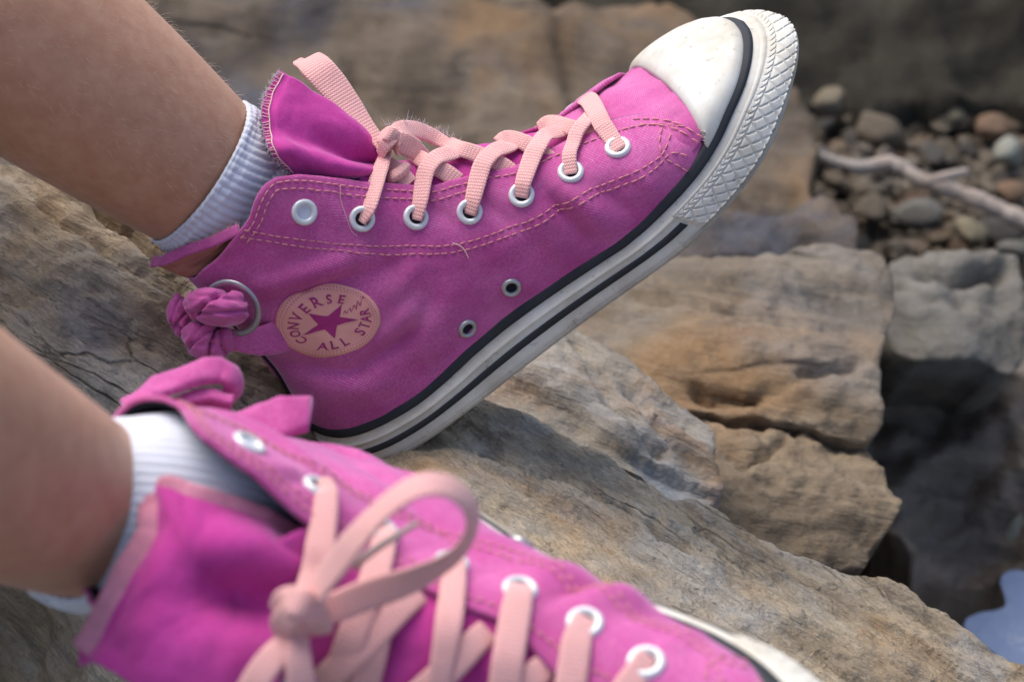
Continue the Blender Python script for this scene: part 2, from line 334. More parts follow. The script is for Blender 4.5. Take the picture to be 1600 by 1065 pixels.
class Shoe:
    def __init__(s, Opt, L, S, U, m):
        s.bulge = 1.6; s.O, s.L, s.S, s.U, s.m = [np.asarray(q, float) for q in (Opt, L, S, U)]+[m]
    def pt(s, a, c, h):            # shoe mm -> frame metres (twist of the toe included)
        a, c, h = np.broadcast_arrays(*[np.asarray(q, float) for q in (a, c, h)]); h = h-TAU(a)*c
        return s.O+.001*(a[..., None]*s.L+c[..., None]*s.S+h[..., None]*s.U)
    def ach(s, p):                 # frame metres -> shoe mm (untwisted)
        q = (np.asarray(p, float)-s.O)*1000; a = q@s.L; c = q@s.S; h = q@s.U
        return np.stack([a, c, h+TAU(a)*c], -1)
    def ray(s, px, py, c):
        camp = np.array([0, 0, D]); px, py = np.asarray(px, float), np.asarray(py, float)
        d = np.stack([(px-800)*K, (532.5-py)*K, 0*px-D], -1)
        t = (c*.001-np.dot(camp-s.O, s.S))/(d@s.S); q = camp+np.asarray(t)[..., None]*d-s.O
        a = (q@s.L)*1000; return a, (q@s.U)*1000+TAU(a)*c
    def hit(s, px, py, wr=0.0):    # inner side surface under a pixel
        c = 25.+0*np.asarray(px, float)
        for _ in range(40):
            a, h = s.ray(px, py, c); c = .55*c+.45*csurf(a, h, wr)
        return (float(a), float(h)) if np.ndim(px) == 0 else (a, h)
    def on(s, a, h, off=0.0):      # shoe mm point on the wrinkled inner surface, off mm out
        a = np.asarray(a, float); h = np.asarray(h, float); b = s.bulge; c = csurf(a, h, 1.0, b); e = .4
        ca = (csurf(a+e, h, 1.0, b)-csurf(a-e, h, 1.0, b))/(2*e); ch = (csurf(a, h+e, 1.0, b)-csurf(a, h-e, 1.0, b))/(2*e)
        n = nrm(np.stack([-ca, np.ones_like(c), -ch], -1)); p = np.stack([a, c, h], -1)
        return p+n*np.asarray(off)[..., None] if np.ndim(off) else p+n*off, n
    def local(s, ach):             # shoe mm -> object coordinates (m)
        q = np.asarray(ach, float); a, c, h = q[..., 0], q[..., 1], q[..., 2]
        return np.stack([a, -s.m*c, h-TAU(a)*c], -1)*.001
    def floc(s, p):                # frame metres -> object coordinates
        q = np.asarray(p, float)-s.O; return np.stack([q@s.L, -s.m*(q@s.S), q@s.U], -1)
    def empty(s, name):
        e = bpy.data.objects.new(name, None); col.objects.link(e); e.empty_display_size = .02
        x, y, z = s.L, -s.m*s.S, s.U; w = lambda v: v[0]*FX+v[1]*FY+v[2]*FZ
        X, Y, Z = w(x), w(y), w(z); o = W(s.O)
        e.matrix_world = Matrix([[X[i], Y[i], Z[i], o[i]] for i in range(3)]+[[0, 0, 0, 1]]); s.root = e; return e

ALPHA = math.radians(37.7); TH = math.radians(22)
_u0 = np.array([-math.sin(ALPHA), math.cos(ALPHA), 0]); _z = np.array([0, 0, 1.])
shoeA = Shoe(P(525, 712, -.025), [math.cos(ALPHA), math.sin(ALPHA), 0], -math.sin(TH)*_u0+math.cos(TH)*_z, math.cos(TH)*_u0+math.sin(TH)*_z, 1)
def _rot(a, b, g):
    ca, sa, cb, sb, cg, sg = math.cos(a), math.sin(a), math.cos(b), math.sin(b), math.cos(g), math.sin(g)
    return np.array([[cg, -sg, 0], [sg, cg, 0], [0, 0, 1]])@np.array([[cb, 0, sb], [0, 1, 0], [-sb, 0, cb]])@np.array([[1, 0, 0], [0, ca, -sa], [0, sa, ca]])
_R = _rot(.15534, -.64658, -.52012)
shoeB = Shoe([-.06055, -.04983, .1379], _R[:, 0], _R[:, 1], _R[:, 2], -1)
shoeB.bulge = 5.6; _p0 = shoeB.pt(100, 25, 50); _r = math.radians(6); _S, _U = shoeB.S.copy(), shoeB.U.copy()
shoeB.S = _S*math.cos(_r)-_U*math.sin(_r); shoeB.U = _U*math.cos(_r)+_S*math.sin(_r); shoeB.O = shoeB.O+_p0-shoeB.pt(100, 25, 50)

def fold_px(*L):
    for x0, y0, x1, y1, am, wd in L:
        a0, h0 = shoeA.hit(x0, y0); a1, h1 = shoeA.hit(x1, y1); FOLDS.append((a0, h0, a1, h1, am, wd))
_F = []
for q in [(410, 445, 560, 395, 1.5, 3.0), (420, 470, 600, 405, -1.4, 2.6), (470, 440, 640, 395, 1.2, 3.2), (560, 440, 640, 395, -.8, 3),
          (600, 470, 660, 400, 1.0, 4), (430, 556, 560, 580, -1.9, 3.2), (560, 578, 650, 510, -1.8, 3.4), (590, 545, 650, 470, 1.3, 3.2), (470, 600, 600, 600, 1.1, 4.5),
          (640, 560, 700, 470, .9, 5), (680, 590, 760, 480, -.7, 5), (855, 300, 915, 372, -2.0, 3.6), (880, 292, 945, 350, 1.5, 4.0), (825, 330, 880, 400, 1.0, 4),
          (930, 290, 985, 330, -.9, 3.5), (985, 255, 1020, 300, .8, 3), (740, 300, 790, 345, -.8, 3), (770, 400, 840, 350, .7, 5), (640, 300, 700, 345, -.7, 3), (520, 300, 560, 360, -.8, 3), (500, 295, 540, 355, .8, 3)]:
    a0, h0 = shoeA.hit(q[0], q[1]); a1, h1 = shoeA.hit(q[2], q[3]); _F.append((a0, h0, a1, h1, q[4], q[5]))
FOLDS += _F

# quarter panel outline (measured once on the sharp shoe, used for both)
TOPPX = [(342, 400), (369, 366), (388, 341), (398, 312), (411, 290), (430, 277), (471, 274), (519, 280), (577, 288), (663, 293), (707, 284), (755, 272), (803, 264), (854, 240), (883, 226), (931, 203), (963, 190), (995, 184), (1027, 183), (1065, 189)]
TOPAH = [(1.8, 91)]+[(8, 94.5)]+[shoeA.hit(*q) for q in TOPPX]+[(176.5, float(HS(176.5))+.5)]
CORNER = 7   # index of the collar's front corner in TOPAH
EYEPX = [(474, 331), (565, 342), (648, 341), (734, 332), (815, 306), (892, 271), (967, 234)]
EYEAH = [shoeA.hit(*q) for q in EYEPX]
VENTAH = [shoeA.hit(798, 446), shoeA.hit(728, 511)]

def quarter_grid():
    nb, nf, nv = 60, 130, 70
    t1 = arcres(crom(TOPAH[:CORNER+1], 200), nb+1)[:-1]; t2 = arcres(crom(TOPAH[CORNER:], 400), nf); top = np.vstack([t1, t2])
    a1 = 2+46*np.linspace(0, 1, nb+1)[:-1]**1.5; a2 = np.linspace(48, 176.5, nf); ab = np.r_[a1, a2]; bot = np.stack([ab, HS(ab)-1.0], 1)
    # cosine spacing of the heel columns on the top edge too
    i = np.linspace(0, 1, nb+1)[:-1]**1.25; t1 = arcres(crom(TOPAH[:CORNER+1], 200), 400); t1 = np.stack([np.interp(i, np.linspace(0, 1, 400), t1[:, k]) for k in (0, 1)], 1); top[:nb] = t1
    v = np.linspace(0, 1, nv)[None, :, None]; G = bot[:, None]*(1-v)+top[:, None]*v
    # keep the back seam on the back line
    hh = G[0, :, 1]; G[0, :, 0] = aback(hh)+.02
    return G
QG = quarter_grid()

def build_shoe(s, name, tread=1.0):
    root = s.empty(name); m = s.m
    mk = lambda n, V, F, mt, uv=None, parent=root, **k: make(n, V, F, mt, parent, uv, **k)
    a, h = QG[..., 0], QG[..., 1]; nu, nv = a.shape
    # inner (visible) and outer quarter panels
    for side in (1, -1):
        p, n = s.on(a, h, 1.5-1.3*sstep(166, 177, a))
        p[0, :, 1] = 0; p[1, :, 1] *= 1.0
        if side < 0:
            lift = 2.6*sstep(140, 166, a)*(1-sstep(174, 178, a))*sstep(.55, 1, np.linspace(0, 1, nv)[None, :]+0*a)
            p = p+n*lift[..., None]
        # edges roll slightly inwards
        p[..., 1] *= side
        G = s.local(p); V, F, uv = shell(G, .0014, np.stack([a, h], -1), sign=-1 if m*side < 0 else 1)
        mk('quarter_panel', V, F, M['canvas'], uv)
        p2, n2 = s.on(a, h, 0.0); p2[..., 1] *= side; p2[0, :, 1] = 0
        V, F, uv = shell(s.local(p2)[::2, ::2], .0006, None, sign=-1 if m*side < 0 else 1)
        mk('lining', V, F, M['lining'])
    # vamp and tongue base
    def section(a0, a1, na, f0, f1, nf, off, e1=.87, e2=.83):
        A = np.linspace(a0, a1, na)[:, None]; ph = np.radians(np.linspace(f0, f1, nf))[None, :]
        A = A+0*ph; ph = ph+0*A; hs = HS(A)
        c = WU(A)*np.sign(np.sin(ph))*np.abs(np.sin(ph))**e1; hh = hs+(HT(A)-hs)*np.abs(np.cos(ph))**e2
        p = np.stack([A, c, hh], -1); nn = gnormal(p); nn *= np.sign(nn[..., 2:3]+1e-6); return p+nn*off, A, ph
    p, A, ph = section(146, 187, 50, -84, 84, 60, -.3)
    p[..., 2] += .9*np.exp(-((A-168-8*np.sin(ph))/5)**2)*np.cos(ph)+fbm(np.stack([A/14, ph*3, 0*A], -1), 3)*.7
    V, F, uv = shell(s.local(p), .0012, np.stack([A, ph*36], -1), sign=-1 if m < 0 else 1); mk('vamp', V, F, M['canvas'], uv)
    p, A, ph = section(72, 156, 70, -74, 74, 60, -1.8)
    p[..., 2] += fbm(np.stack([A/12, ph*2.5, 0*A+9], -1), 3)*1.2-1.6*np.exp(-(ph/.16)**2)*np.sin(A/7)**2
    V, F, uv = shell(s.local(p), .0015, np.stack([A, ph*36], -1), sign=-1 if m < 0 else 1); mk('tongue_base', V, F, M['satin'], uv)
    # toe cap: from the outline of the toe up to its back edge
    nf, na = 110, 36; upx = arcres(crom(UPL, 900), 1200); upx = upx[upx[:, 0] >= 176.5]
    ol = arcres(np.vstack([upx, upx[-2::-1]*[1, -1]]), nf); ph = np.linspace(math.pi/2, -math.pi/2, nf)
    ab = 183.5-4.5*(np.abs(ph)/(math.pi/2))**2; cb = WU(ab)*np.sign(np.sin(ph))*np.abs(np.sin(ph))**.9; hb = HS(ab)+(HT(ab)-HS(ab))*np.abs(np.cos(ph))**.9+.3*np.abs(np.cos(ph))**.3
    v = np.linspace(0, 1, na)[None, :]; A = ol[:, :1]*(1-v)+ab[:, None]*v; C = ol[:, 1:]*(1-v)+cb[:, None]*v
    hl = HS(ol[:, 0])[:, None]; dome = np.sin(v*math.pi/2)**.75
    Hh = hl*(1-v)+hb[:, None]*v+(1.0+.8*np.cos(ph)[:, None]**2)*(4*v*(1-v))**.8+.35*np.clip(v*8, 0, 1)
    p = np.stack([A, C, Hh], -1); p[:, 0, 2] -= 2.0
    back = np.clip((1-v)*na/2.0, 0, 1)**.5; p[..., 2] -= 1.0*(1-back)
    V, F, uv = shell(s.local(p), .0022, None, sign=1 if m < 0 else -1); V = np.asarray(V)
    mk('toe_cap', V, F, M['cap'])
    # sidewall strips swept round the sole
    NT = 420
    up = arcres(crom(UPL, 900), NT//2+1); so = arcres(crom(SOLE, 900), NT//2+1)
    # closed loops: inner side heel->toe, outer side toe->heel
    UPc = np.vstack([up, up[-2:0:-1]*[1, -1]]); SOc = np.vstack([so, so[-2:0:-1]*[1, -1]])
    tt = np.r_[np.linspace(0, 1, NT//2+1), np.linspace(1, 0, NT//2+1)[1:-1]]
    Tg = nrm(np.roll(SOc, -1, 0)-np.roll(SOc, 1, 0)); Nr = np.stack([-Tg[:, 1], Tg[:, 0]], 1)
    Nr *= np.sign(np.sum(Nr*(SOc-[110, 0]), 1))[:, None]
    for k in range(3): Nr = nrm(Nr+np.roll(Nr, 1, 0)+np.roll(Nr, -1, 0))
    def ringpt(q, out):            # q: 0 top line .. 1 ground edge
        q = np.asarray(q)[None, :]; out = np.asarray(out, float)
        hs, h0 = HS(UPc[:, 0])[:, None], H0(SOc[:, 0])[:, None]
        ac = UPc[:, None]*(1-q)[..., None]+SOc[:, None]*q[..., None]; b = 1.3+1.0*np.sin(np.pi*np.clip(q, 0, 1))
        ac = ac+Nr[:, None]*(b+out)[..., None]; hh = hs*(1-q)+h0*q
        return np.concatenate([ac, hh[..., None]], -1)
    def strip(n, qs, outs, mt, sel=None, smooth=True):
        p = ringpt(np.array(qs), np.array(outs)[None, :]+np.zeros((NT, 1))); G = s.local(p)
        if sel is None: V, F = G.reshape(-1, 3), gfaces(NT, len(qs), cu=True)
        else: G = G[sel]; V, F = G.reshape(-1, 3), gfaces(len(sel), len(qs))
        return mk(n, V, F, mt)
    idx = np.arange(NT)
    strip('upper_stripe', [-.06, -.05, 0.0, .08, .145, .16, .16], [-2.6, .35, .75, .8, .75, .35, -1], M['stripe'])
    strip('sidewall', [-.03, .0, .12, .30, .335, .36, .385, .41, .5, .66, .85, .96, 1.0, 1.0], [-2.5, -.2, 0, 0, .1, .75, .75, .1, -.1, -.1, 0, .1, -.5, -4], M['rubber'])
    tb = .655   # bumper starts here along each side
    low = [i for i in idx if tt[i] <= tb]; low = sorted(low, key=lambda i: i if i <= NT//2 else i-NT)
    strip('lower_stripe', [.545, .55, .565, .685, .70, .705], [-.8, .25, .5, .5, .25, -.8], M['stripe'], low)
    # outsole: ground edge and bottom plate
    p = ringpt(np.array([.955, .96, 1.0, 1.06, 1.09]), np.array([-.5, .35, .5, .3, -1.0])[None]+np.zeros((NT, 1)))
    G = s.local(p); V = G.reshape(-1, 3); F = gfaces(NT, 5, cu=True)
    nS = 10; rows = [G[:, -1]]
    ctr = SOc.copy(); ctr[:, 1] = 0
    for k in range(1, nS+1):
        f = k/nS; q = p[:, -1].copy(); q[:, 1] = q[:, 1]*(1-f); q[:, 2] += 0; rows.append(s.local(q))
    R = np.stack(rows, 1); V2 = R.reshape(-1, 3); F2 = gfaces(NT, nS+1, cu=True)
    Vj, Fj, _ = join([(V, F), (V2, F2)]); mk('outsole', Vj, Fj, M['outsole'])
    # textured toe bumper
    hi = [i for i in idx if tt[i] >= tb-.001]; nq = 46; qs = np.linspace(.30, .93, nq)
    fine = 900; src = np.linspace(0, len(hi)-1, fine)
    pr = ringpt(qs, np.zeros((NT, nq)))[hi]; nr = Nr[hi]
    i0 = np.minimum(src.astype(int), len(hi)-2); fr = (src-i0)[:, None, None]
    pf = pr[i0]*(1-fr)+pr[i0+1]*fr; nf_ = nr[i0]*(1-fr[:, :, 0])+nr[i0+1]*fr[:, :, 0]
    ln = np.r_[0, np.cumsum(np.linalg.norm(np.diff(pf[:, nq//2], axis=0), axis=1))][:, None]; q = np.linspace(0, 1, nq)[None, :]
    ht = np.zeros((fine, nq))
    def tri(x): return np.abs((x % 1)-.5)*2
    d1 = tri(ln/5.6+q*1.9); d2 = tri(ln/5.6-q*1.9)
    dia = np.clip(np.minimum(d1, d2)*3.2, 0, 1)**.7
    herr = np.clip(tri(ln/2.7-np.abs(q-.13)*7)*2.0, 0, 1)**.8
    ht = np.where(q > .27, 1.0*dia, 0)+np.where((q > .05) & (q < .23), .8*herr, 0)
    ht = ht+.5*np.exp(-((q-.02)/.02)**2)+.35*np.exp(-((q-.25)/.02)**2)+.6*np.exp(-((q-.97)/.03)**2)
    ht = ht*tread; out = .9+2.0*tread*sstep(190, 226, pf[:, nq//2, 0])[:, None]*np.sin(np.pi*np.clip(q*.85+.1, 0, 1))+ht*np.clip(np.minimum(ln, ln[-1]-ln)/1.5, 0, 1)*np.clip((1-q)/.03, 0, 1)
    out[:, 0] = -.5; out[:, -1] = -.5; out[0] = out[-1] = -.5
    pf[..., :2] += nf_[:, None]*out[..., None]
    mk('toe_bumper', s.local(pf).reshape(-1, 3), gfaces(fine, nq), M['rubber'])
    # eyelets
    def grommet(aa, hh, r, side, nm, dark):
        p, n = s.on(aa, hh, 1.5); e = np.array([[1, 0, 0], [0, 0, 1.]])
        p2, _ = s.on(aa+.5, hh, 1.5); x = nrm(p2-p); y = np.cross(n, x)
        prof = [(r*1.0, -.3), (r*1.0, .35), (r*.92, .95), (r*.78, 1.2), (r*.62, 1.0), (r*.53, .4), (r*.50, -.3)]
        th = np.linspace(0, 2*np.pi, 36, endpoint=False)
        G = np.array([[p+x*(q[0]*math.cos(t))+y*(q[0]*math.sin(t))+n*q[1] for q in prof] for t in th]); G[..., 1] *= side
        o = mk(nm, s.local(G).reshape(-1, 3), gfaces(36, len(prof), cu=True), M['metal'] if nm == 'eyelet' else M['vent'])
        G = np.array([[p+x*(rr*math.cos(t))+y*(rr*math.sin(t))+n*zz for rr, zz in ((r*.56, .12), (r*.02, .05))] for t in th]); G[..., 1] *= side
        mk('eyelet_hole_disc', s.local(G).reshape(-1, 3), gfaces(36, 2, cu=True)+[tuple(i*2+1 for i in range(36))], M['sock'] if dark == 2 and nm == 'eyelet' else M['lining'], parent=o)  # disc on uncut canvas, its dark colour stands for the hole's shade
    for side in (1, -1):
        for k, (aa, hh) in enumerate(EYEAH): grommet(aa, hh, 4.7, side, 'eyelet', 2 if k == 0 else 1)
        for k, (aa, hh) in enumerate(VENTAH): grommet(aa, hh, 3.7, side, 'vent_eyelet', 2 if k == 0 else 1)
    # stitching rows: little raised threads
    def row(ahpts, step=2.9, ln=2.2, wd=.26, side=1):
        q = arcres(crom(ahpts, 400), 2000); s_ = np.r_[0, np.cumsum(np.linalg.norm(np.diff(q, axis=0), axis=1))]
        xs = np.arange(0, s_[-1]-ln, step); xs = xs+RNG.uniform(-.3, .3, len(xs))
        ts = xs[:, None]+np.array([0, .25, .75, 1])[None]*ln
        p, n = s.on(np.interp(ts, s_, q[:, 0]), np.interp(ts, s_, q[:, 1]), 1.55); p[:, 1:3] += n[:, 1:3]*.32; p[..., 1] *= side
        G = s.local(p); parts = [tube(g, np.array([.12, wd, wd, .12])*.001, 5, ref=(0.1, 1, 0.2)) for g in G]
        return parts
    def inset(pts, d):
        q = arcres(crom(pts, 400), 120); T = nrm(np.gradient(q, axis=0)); n = np.stack([T[:, 1], -T[:, 0]], 1); return q+n*d
    low1 = [shoeA.hit(*q) for q in [(380, 357), (430, 367), (487, 375), (552, 383), (643, 385), (712, 382), (778, 363), (842, 337), (905, 305), (969, 279), (1027, 250), (1046, 222), (1050, 200)]]
    low2 = [shoeA.hit(*q) for q in [(376, 368), (430, 377), (487, 386), (552, 394), (643, 397), (712, 393), (778, 374), (842, 348), (905, 316), (969, 291), (1020, 266), (1050, 240), (1080, 245)]]
    edge_pts = [tuple(q) for q in TOPAH[3:-1]]
    front = [shoeA.hit(*q) for q in [(990, 192), (1030, 192), (1065, 199), (1098, 216)]]
    front2 = [shoeA.hit(*q) for q in [(1000, 200), (1035, 201), (1065, 209), (1094, 226)]]
    vert = [shoeA.hit(*q) for q in [(1036, 203), (1032, 225), (1034, 247)]]
    diag = [shoeA.hit(*q) for q in [(1040, 250), (1058, 258), (1076, 268)]]
    for side in (1, -1):
        pr_ = row(low1, side=side)+row(low2, side=side)+row(inset(edge_pts, 2.0), side=side)+row(inset(edge_pts, 4.4)[:70], side=side)+row(front, side=side)+row(front2, side=side)+row(vert, side=side)+row(diag, side=side)
        V, F, _ = join(pr_); tag(mk('stitching', V, F, M['thread']), None, None, kind='stuff')
    # heel strip
    hv = np.linspace(14, 66, 40); G = []
    for x in np.linspace(-1, 1, 9):
        a0 = aback(hv)-2.6+1.6*x*x; G.append(np.stack([a0, 0*hv+x*5.5, hv], -1))
    V, F, uv = shell(s.local(np.array(G)), .001, None); mk('heel_strip', V, F, M['stripe'])
    return root

rootA = build_shoe(shoeA, 'sneaker')
tag(rootA, 'magenta canvas high-top sneaker held toes up, round patch on its ankle, in sharp focus', 'sneaker', None)
rootB = build_shoe(shoeB, 'sneaker', .45)
tag(rootB, 'blurred near magenta sneaker seen from above with its lace bow towards the camera', 'sneaker', None)
#@@REST@@

# ------------------------------------------------------------------ helpers that find a point on top of a shoe under a pixel
def body_h(a, c):
    r = np.clip(np.abs(c)/(WU(a)+1e-6), 0, 1); return HS(a)+(HT(a)-HS(a))*(1-r**2.3)**.415
def top_hit(s, px, py, lift):
    camp = np.array([0, 0, D]); d = P(px, py, 0)-camp
    t = np.linspace(.45, 1.15, 1400); q = s.ach(camp+t[:, None]*d)
    f = q[:, 2]-body_h(q[:, 0], q[:, 1])-lift
    f = np.where((q[:, 0] > 60) & (q[:, 0] < 200) & (np.abs(q[:, 1]) < 36), f, 99)
    k = np.where((f[1:] <= 0) & (f[:-1] > 0))[0]
    i = k[0] if len(k) else int(np.argmin(np.abs(f)))
    return camp+t[i]*d
def lace_px(s, pts, width_mm, lift=4.4, normal=None, n=60, th=.0013, smooth=True):
    """pts: (px,py) on the shoe, (px,py,'z',z) free in space, (px,py,'l',lift)"""
    Q = []
    for q in pts:
        if q[0] == 'e':
            nx = pts[1]; nxt = top_hit(s, nx[0], nx[1], nx[3] if len(nx) > 3 else lift); a0, h0 = EYEAH[q[1]]; dd = s.ach(nxt)-np.array([a0, 0, h0]); dn = math.hypot(dd[0], dd[2])
            ux, uz = dd[0]/dn, dd[2]/dn; c0, n0 = s.on(a0-.9*ux, h0-.9*uz, 1.75); c1, n1 = s.on(a0+3.8*ux, h0+3.8*uz, 3.5)
            Q += [s.pt(*c0), s.pt(*c1)]; continue
        if len(q) == 2: Q.append(top_hit(s, q[0], q[1], lift))
        elif q[2] == 'z': Q.append(P(q[0], q[1], q[3]))
        else: Q.append(top_hit(s, q[0], q[1], q[3]))
    path = spl(Q, n)
    w = np.interp(np.linspace(0, 1, n), np.linspace(0, 1, len(width_mm)), width_mm)*.001 if np.ndim(width_mm) else width_mm*.001
    if normal is None: nr = nrm(s.U*.75+s.S*.45+np.array([0, 0, .25]))
    elif np.ndim(normal) == 2: nr = np.stack([np.interp(np.linspace(0, 1, n), np.linspace(0, 1, len(normal)), np.array(normal, float)[:, k]) for k in range(3)], 1)
    else: nr = np.array(normal, float)
    V, F, uv = band(path, w, th, nr); return s.floc(V), F, uv
def addlace(s, parent, *a, nm='lace', mt='lace', **k):
    V, F, uv = lace_px(s, *a, **k); return make(nm, V, F, M[mt], parent, uv)
def whiskers(path, n, ln, rad, spread, seed, outdir=None):
    r = np.random.default_rng(seed); parts = []
    for k in range(n):
        i = r.integers(0, len(path)); p = path[i]; d = nrm(r.normal(size=3)*spread+(outdir if outdir is not None else 0)); e = nrm(r.normal(size=3)); l = ln*r.uniform(.4, 1.2)
        q = np.array([p, p+d*l*.5+e*l*.12, p+d*l+e*l*.35]); parts.append(tube(crom(q, 5), rad*np.array([1, 1, .9, .7, .3]), 3, cap=False))
    return join(parts)

# ------------------------------------------------------------------ far shoe: laces, bow, tongue, patch, knot
A_ = shoeA
eye = EYEPX
addlace(A_, rootA, [('e', 1, .75, .5), (588, 284, 'l', 5), (597, 256, 'l', 5.6), (602, 238, 'l', 6.5)], [4.8, 5.8, 6.6, 6.2, 5])
addlace(A_, rootA, [('e', 2, .55, .7), (662, 280), (669, 260, 'l', 5), (684, 245, 'l', 5), (715, 236, 'l', 3), (735, 228, 'l', 1)], [5.2, 6.2, 6.8, 7.4, 7.4, 6.5, 6])
addlace(A_, rootA, [('e', 3, .65, .8), (750, 268), (758, 250, 'l', 5), (774, 235, 'l', 4.6), (800, 226, 'l', 2.5), (820, 215, 'l', 0)], [5.6, 6.8, 7.4, 7.6, 7.4, 6.5, 6])
addlace(A_, rootA, [('e', 4, .68, .75), (831, 246), (840, 228, 'l', 5), (853, 211, 'l', 4.6), (880, 203, 'l', 2.5), (900, 193, 'l', 0)], [5.6, 6.8, 7.4, 7.6, 7.2, 6.5, 6])
addlace(A_, rootA, [('e', 5, .6, .8), (896, 222), (902, 205, 'l', 5), (913, 190, 'l', 5), (925, 176, 'l', 3)], [5.0, 5.6, 5.6, 6.0, 6.2, 6])
addlace(A_, rootA, [('e', 6, -.05, 1), (942, 196), (932, 176, 'l', 5.5), (921, 157, 'l', 5), (910, 152, 'l', 1.5)], [5.6, 6.8, 7.2, 7.4, 7.4, 7])
# strands coming over from the outer row and passing under the ones above
for pts in ([(778, 222, 'l', 3.0), (792, 214, 'l', 4.2), (820, 223, 'l', 3.4), (850, 243, 'l', 1.2), (868, 256, 'l', -.5)],
            [(842, 200, 'l', 2.5), (858, 190, 'l', 4.6), (888, 198, 'l', 3.8), (918, 208, 'l', 1.5), (940, 216, 'l', -.5)],
            [(700, 222, 'l', 2.5), (716, 231, 'l', 4.0), (744, 240, 'l', 3.4), (778, 255, 'l', 1.4), (800, 270, 'l', -.5)],
            [(640, 236, 'l', 3.5), (664, 252, 'l', 3.4), (694, 268, 'l', 1.8), (716, 284, 'l', -.4)],
            [(606, 254, 'l', 3.0), (622, 268, 'l', 2.4), (640, 288, 'l', .6)]):
    addlace(A_, rootA, pts, [5.2, 6.2, 6.6, 6.6], n=40)
# bow: standing loop, knot, lying loop, loose strand
addlace(A_, rootA, [(603, 236, 'z', .012), (586, 214, 'z', .010), (556, 178, 'z', .008), (524, 138, 'z', .006), (498, 108, 'z', .004), (481, 93, 'z', -.002), (479, 104, 'z', -.008), (500, 130, 'z', -.008), (540, 170, 'z', -.005), (590, 220, 'z', .0)],
        [5, 7.0, 10.0, 11.6, 11.8, 9.5, 9, 8.5, 8, 6], normal=[(.35, .5, .75), (.35, .45, .8), (.25, .3, .9), (.2, .2, 1), (.1, .3, 1), (0, .9, .4), (0, .7, -.7), (.2, .3, -.9), (.2, .3, -.9)], n=90, nm='bow_loop')
addlace(A_, rootA, [(612, 214, 'z', .010), (628, 202, 'z', .004), (655, 204, 'z', -.004), (682, 216, 'z', -.008), (706, 230, 'z', -.006)], [6, 7.5, 7.8, 7.0, 5], normal=[(0, .35, .93), (.1, .3, .9), (.2, .45, .85), (.2, .5, .8)], n=60, nm='bow_loop')
addlace(A_, rootA, [(612, 222, 'z', .012), (626, 222, 'z', .010), (646, 232, 'z', .007), (668, 244, 'z', .003)], [6, 8.6, 8, 4], normal=[(0, .2, 1), (.1, .1, 1), (.2, .3, .9)], n=50, nm='bow_loop')
def lump(s, name, px, py, z, rx, ry, rz, rot, mt, parent, seed, wr=.12, crease=()):
    nu, nv = 56, 32; th = np.linspace(0, 2*np.pi, nu, endpoint=False)[:, None]; f = np.linspace(.02, np.pi-.02, nv)[None]
    X = np.cos(th)*np.sin(f); Y = np.sin(th)*np.sin(f); Z = np.cos(f)+0*th; q = np.stack([X, Y, Z], -1)
    d = 1+wr*fbm(np.stack([X*.8+seed, Y*1.5, Z*.9], -1), 2)
    for cx, cy, ang, am, wd in crease:
        u = (X-cx)*(-math.sin(ang))+(Y-cy)*math.cos(ang); d = d-am*np.exp(-(u/wd)**2)*(Z > -.2)
    k = K*(D-z)/D*np.array([rx, ry, 1]); k[2] = rz
    v = q*d[..., None]*k; c, sn = math.cos(rot), math.sin(rot)
    v = np.stack([v[..., 0]*c-v[..., 1]*sn, v[..., 0]*sn+v[..., 1]*c, v[..., 2]], -1)+P(px, py, z)
    uv = np.stack([np.repeat(np.linspace(0, 60, nu), nv), np.tile(np.linspace(0, 30, nv), nu)], 1)
    return make(name, s.floc(v.reshape(-1, 3)), gfaces(nu, nv, cu=True)+[tuple(i*nv for i in range(nu)), tuple(i*nv+nv-1 for i in range(nu))], mt, parent, uv)
lump(A_, 'bow_knot', 606, 224, .013, 12, 14, .0035, -.5, M['lace'], rootA, 3, .16, [(0, .1, .5, .2, .2)])
addlace(A_, rootA, [(594, 214, 'z', .012), (606, 208, 'z', .0185), (618, 218, 'z', .0175), (618, 236, 'z', .012)], [5.5, 6, 6, 5], n=40, nm='bow_knot_wrap')
addlace(A_, rootA, [(622, 206, 'z', .012), (612, 216, 'z', .0175), (600, 228, 'z', .0178), (594, 242, 'z', .013)], [4.5, 5.2, 5.2, 4.5], n=40, nm='bow_knot_wrap', normal=(-.2, .2, 1))
addlace(A_, rootA, [(636, 258, 'z', .014), (626, 268, 'z', .016), (614, 276, 'z', .0165), (608, 284, 'z', .014)], [3.6, 4.2, 4.2, 3.4], n=30, th=.003, nm='lace_end')

# tongue of the far shoe, flaring out above the laces
def sheet(s, rows, th, mt, parent, name, nu=70, nv=60, wr=.0008, seed=0, pleat=None):
    C = np.array([[P(*q) for q in r] for r in rows]); R = np.array([crom(r, nv) for r in C]); G = np.stack([crom(R[:, j], nu) for j in range(nv)], 1)
    N = gnormal(G); N *= np.sign(N[..., 2:3])
    u = np.linspace(0, 1, nu)[:, None]; v = np.linspace(0, 1, nv)[None]
    d = wr*fbm(np.stack([u*4+seed+0*v, v*3+0*u, 0*u*v], -1), 3)
    if pleat is not None: d = d+pleat(u, v)
    G = G+N*d[..., None]; s_ = np.linspace(0, 55, nu)[:, None]+0*v; w_ = np.linspace(0, 45, nv)[None]+0*u
    Gl = s.floc(G); nl = gnormal(Gl); sg = 1 if np.mean(np.sum(gnormal(G)*np.array([0, 0, 1.]), -1)) > 0 else -1
    if s.m < 0: sg = -sg
    sg *= -1 if s.m > 0 and False else 1
    V, F, uv = shell(Gl, th, np.stack([s_, w_], -1), sign=sg); o = make(name, V, F, mt, parent, uv); return o, G, N
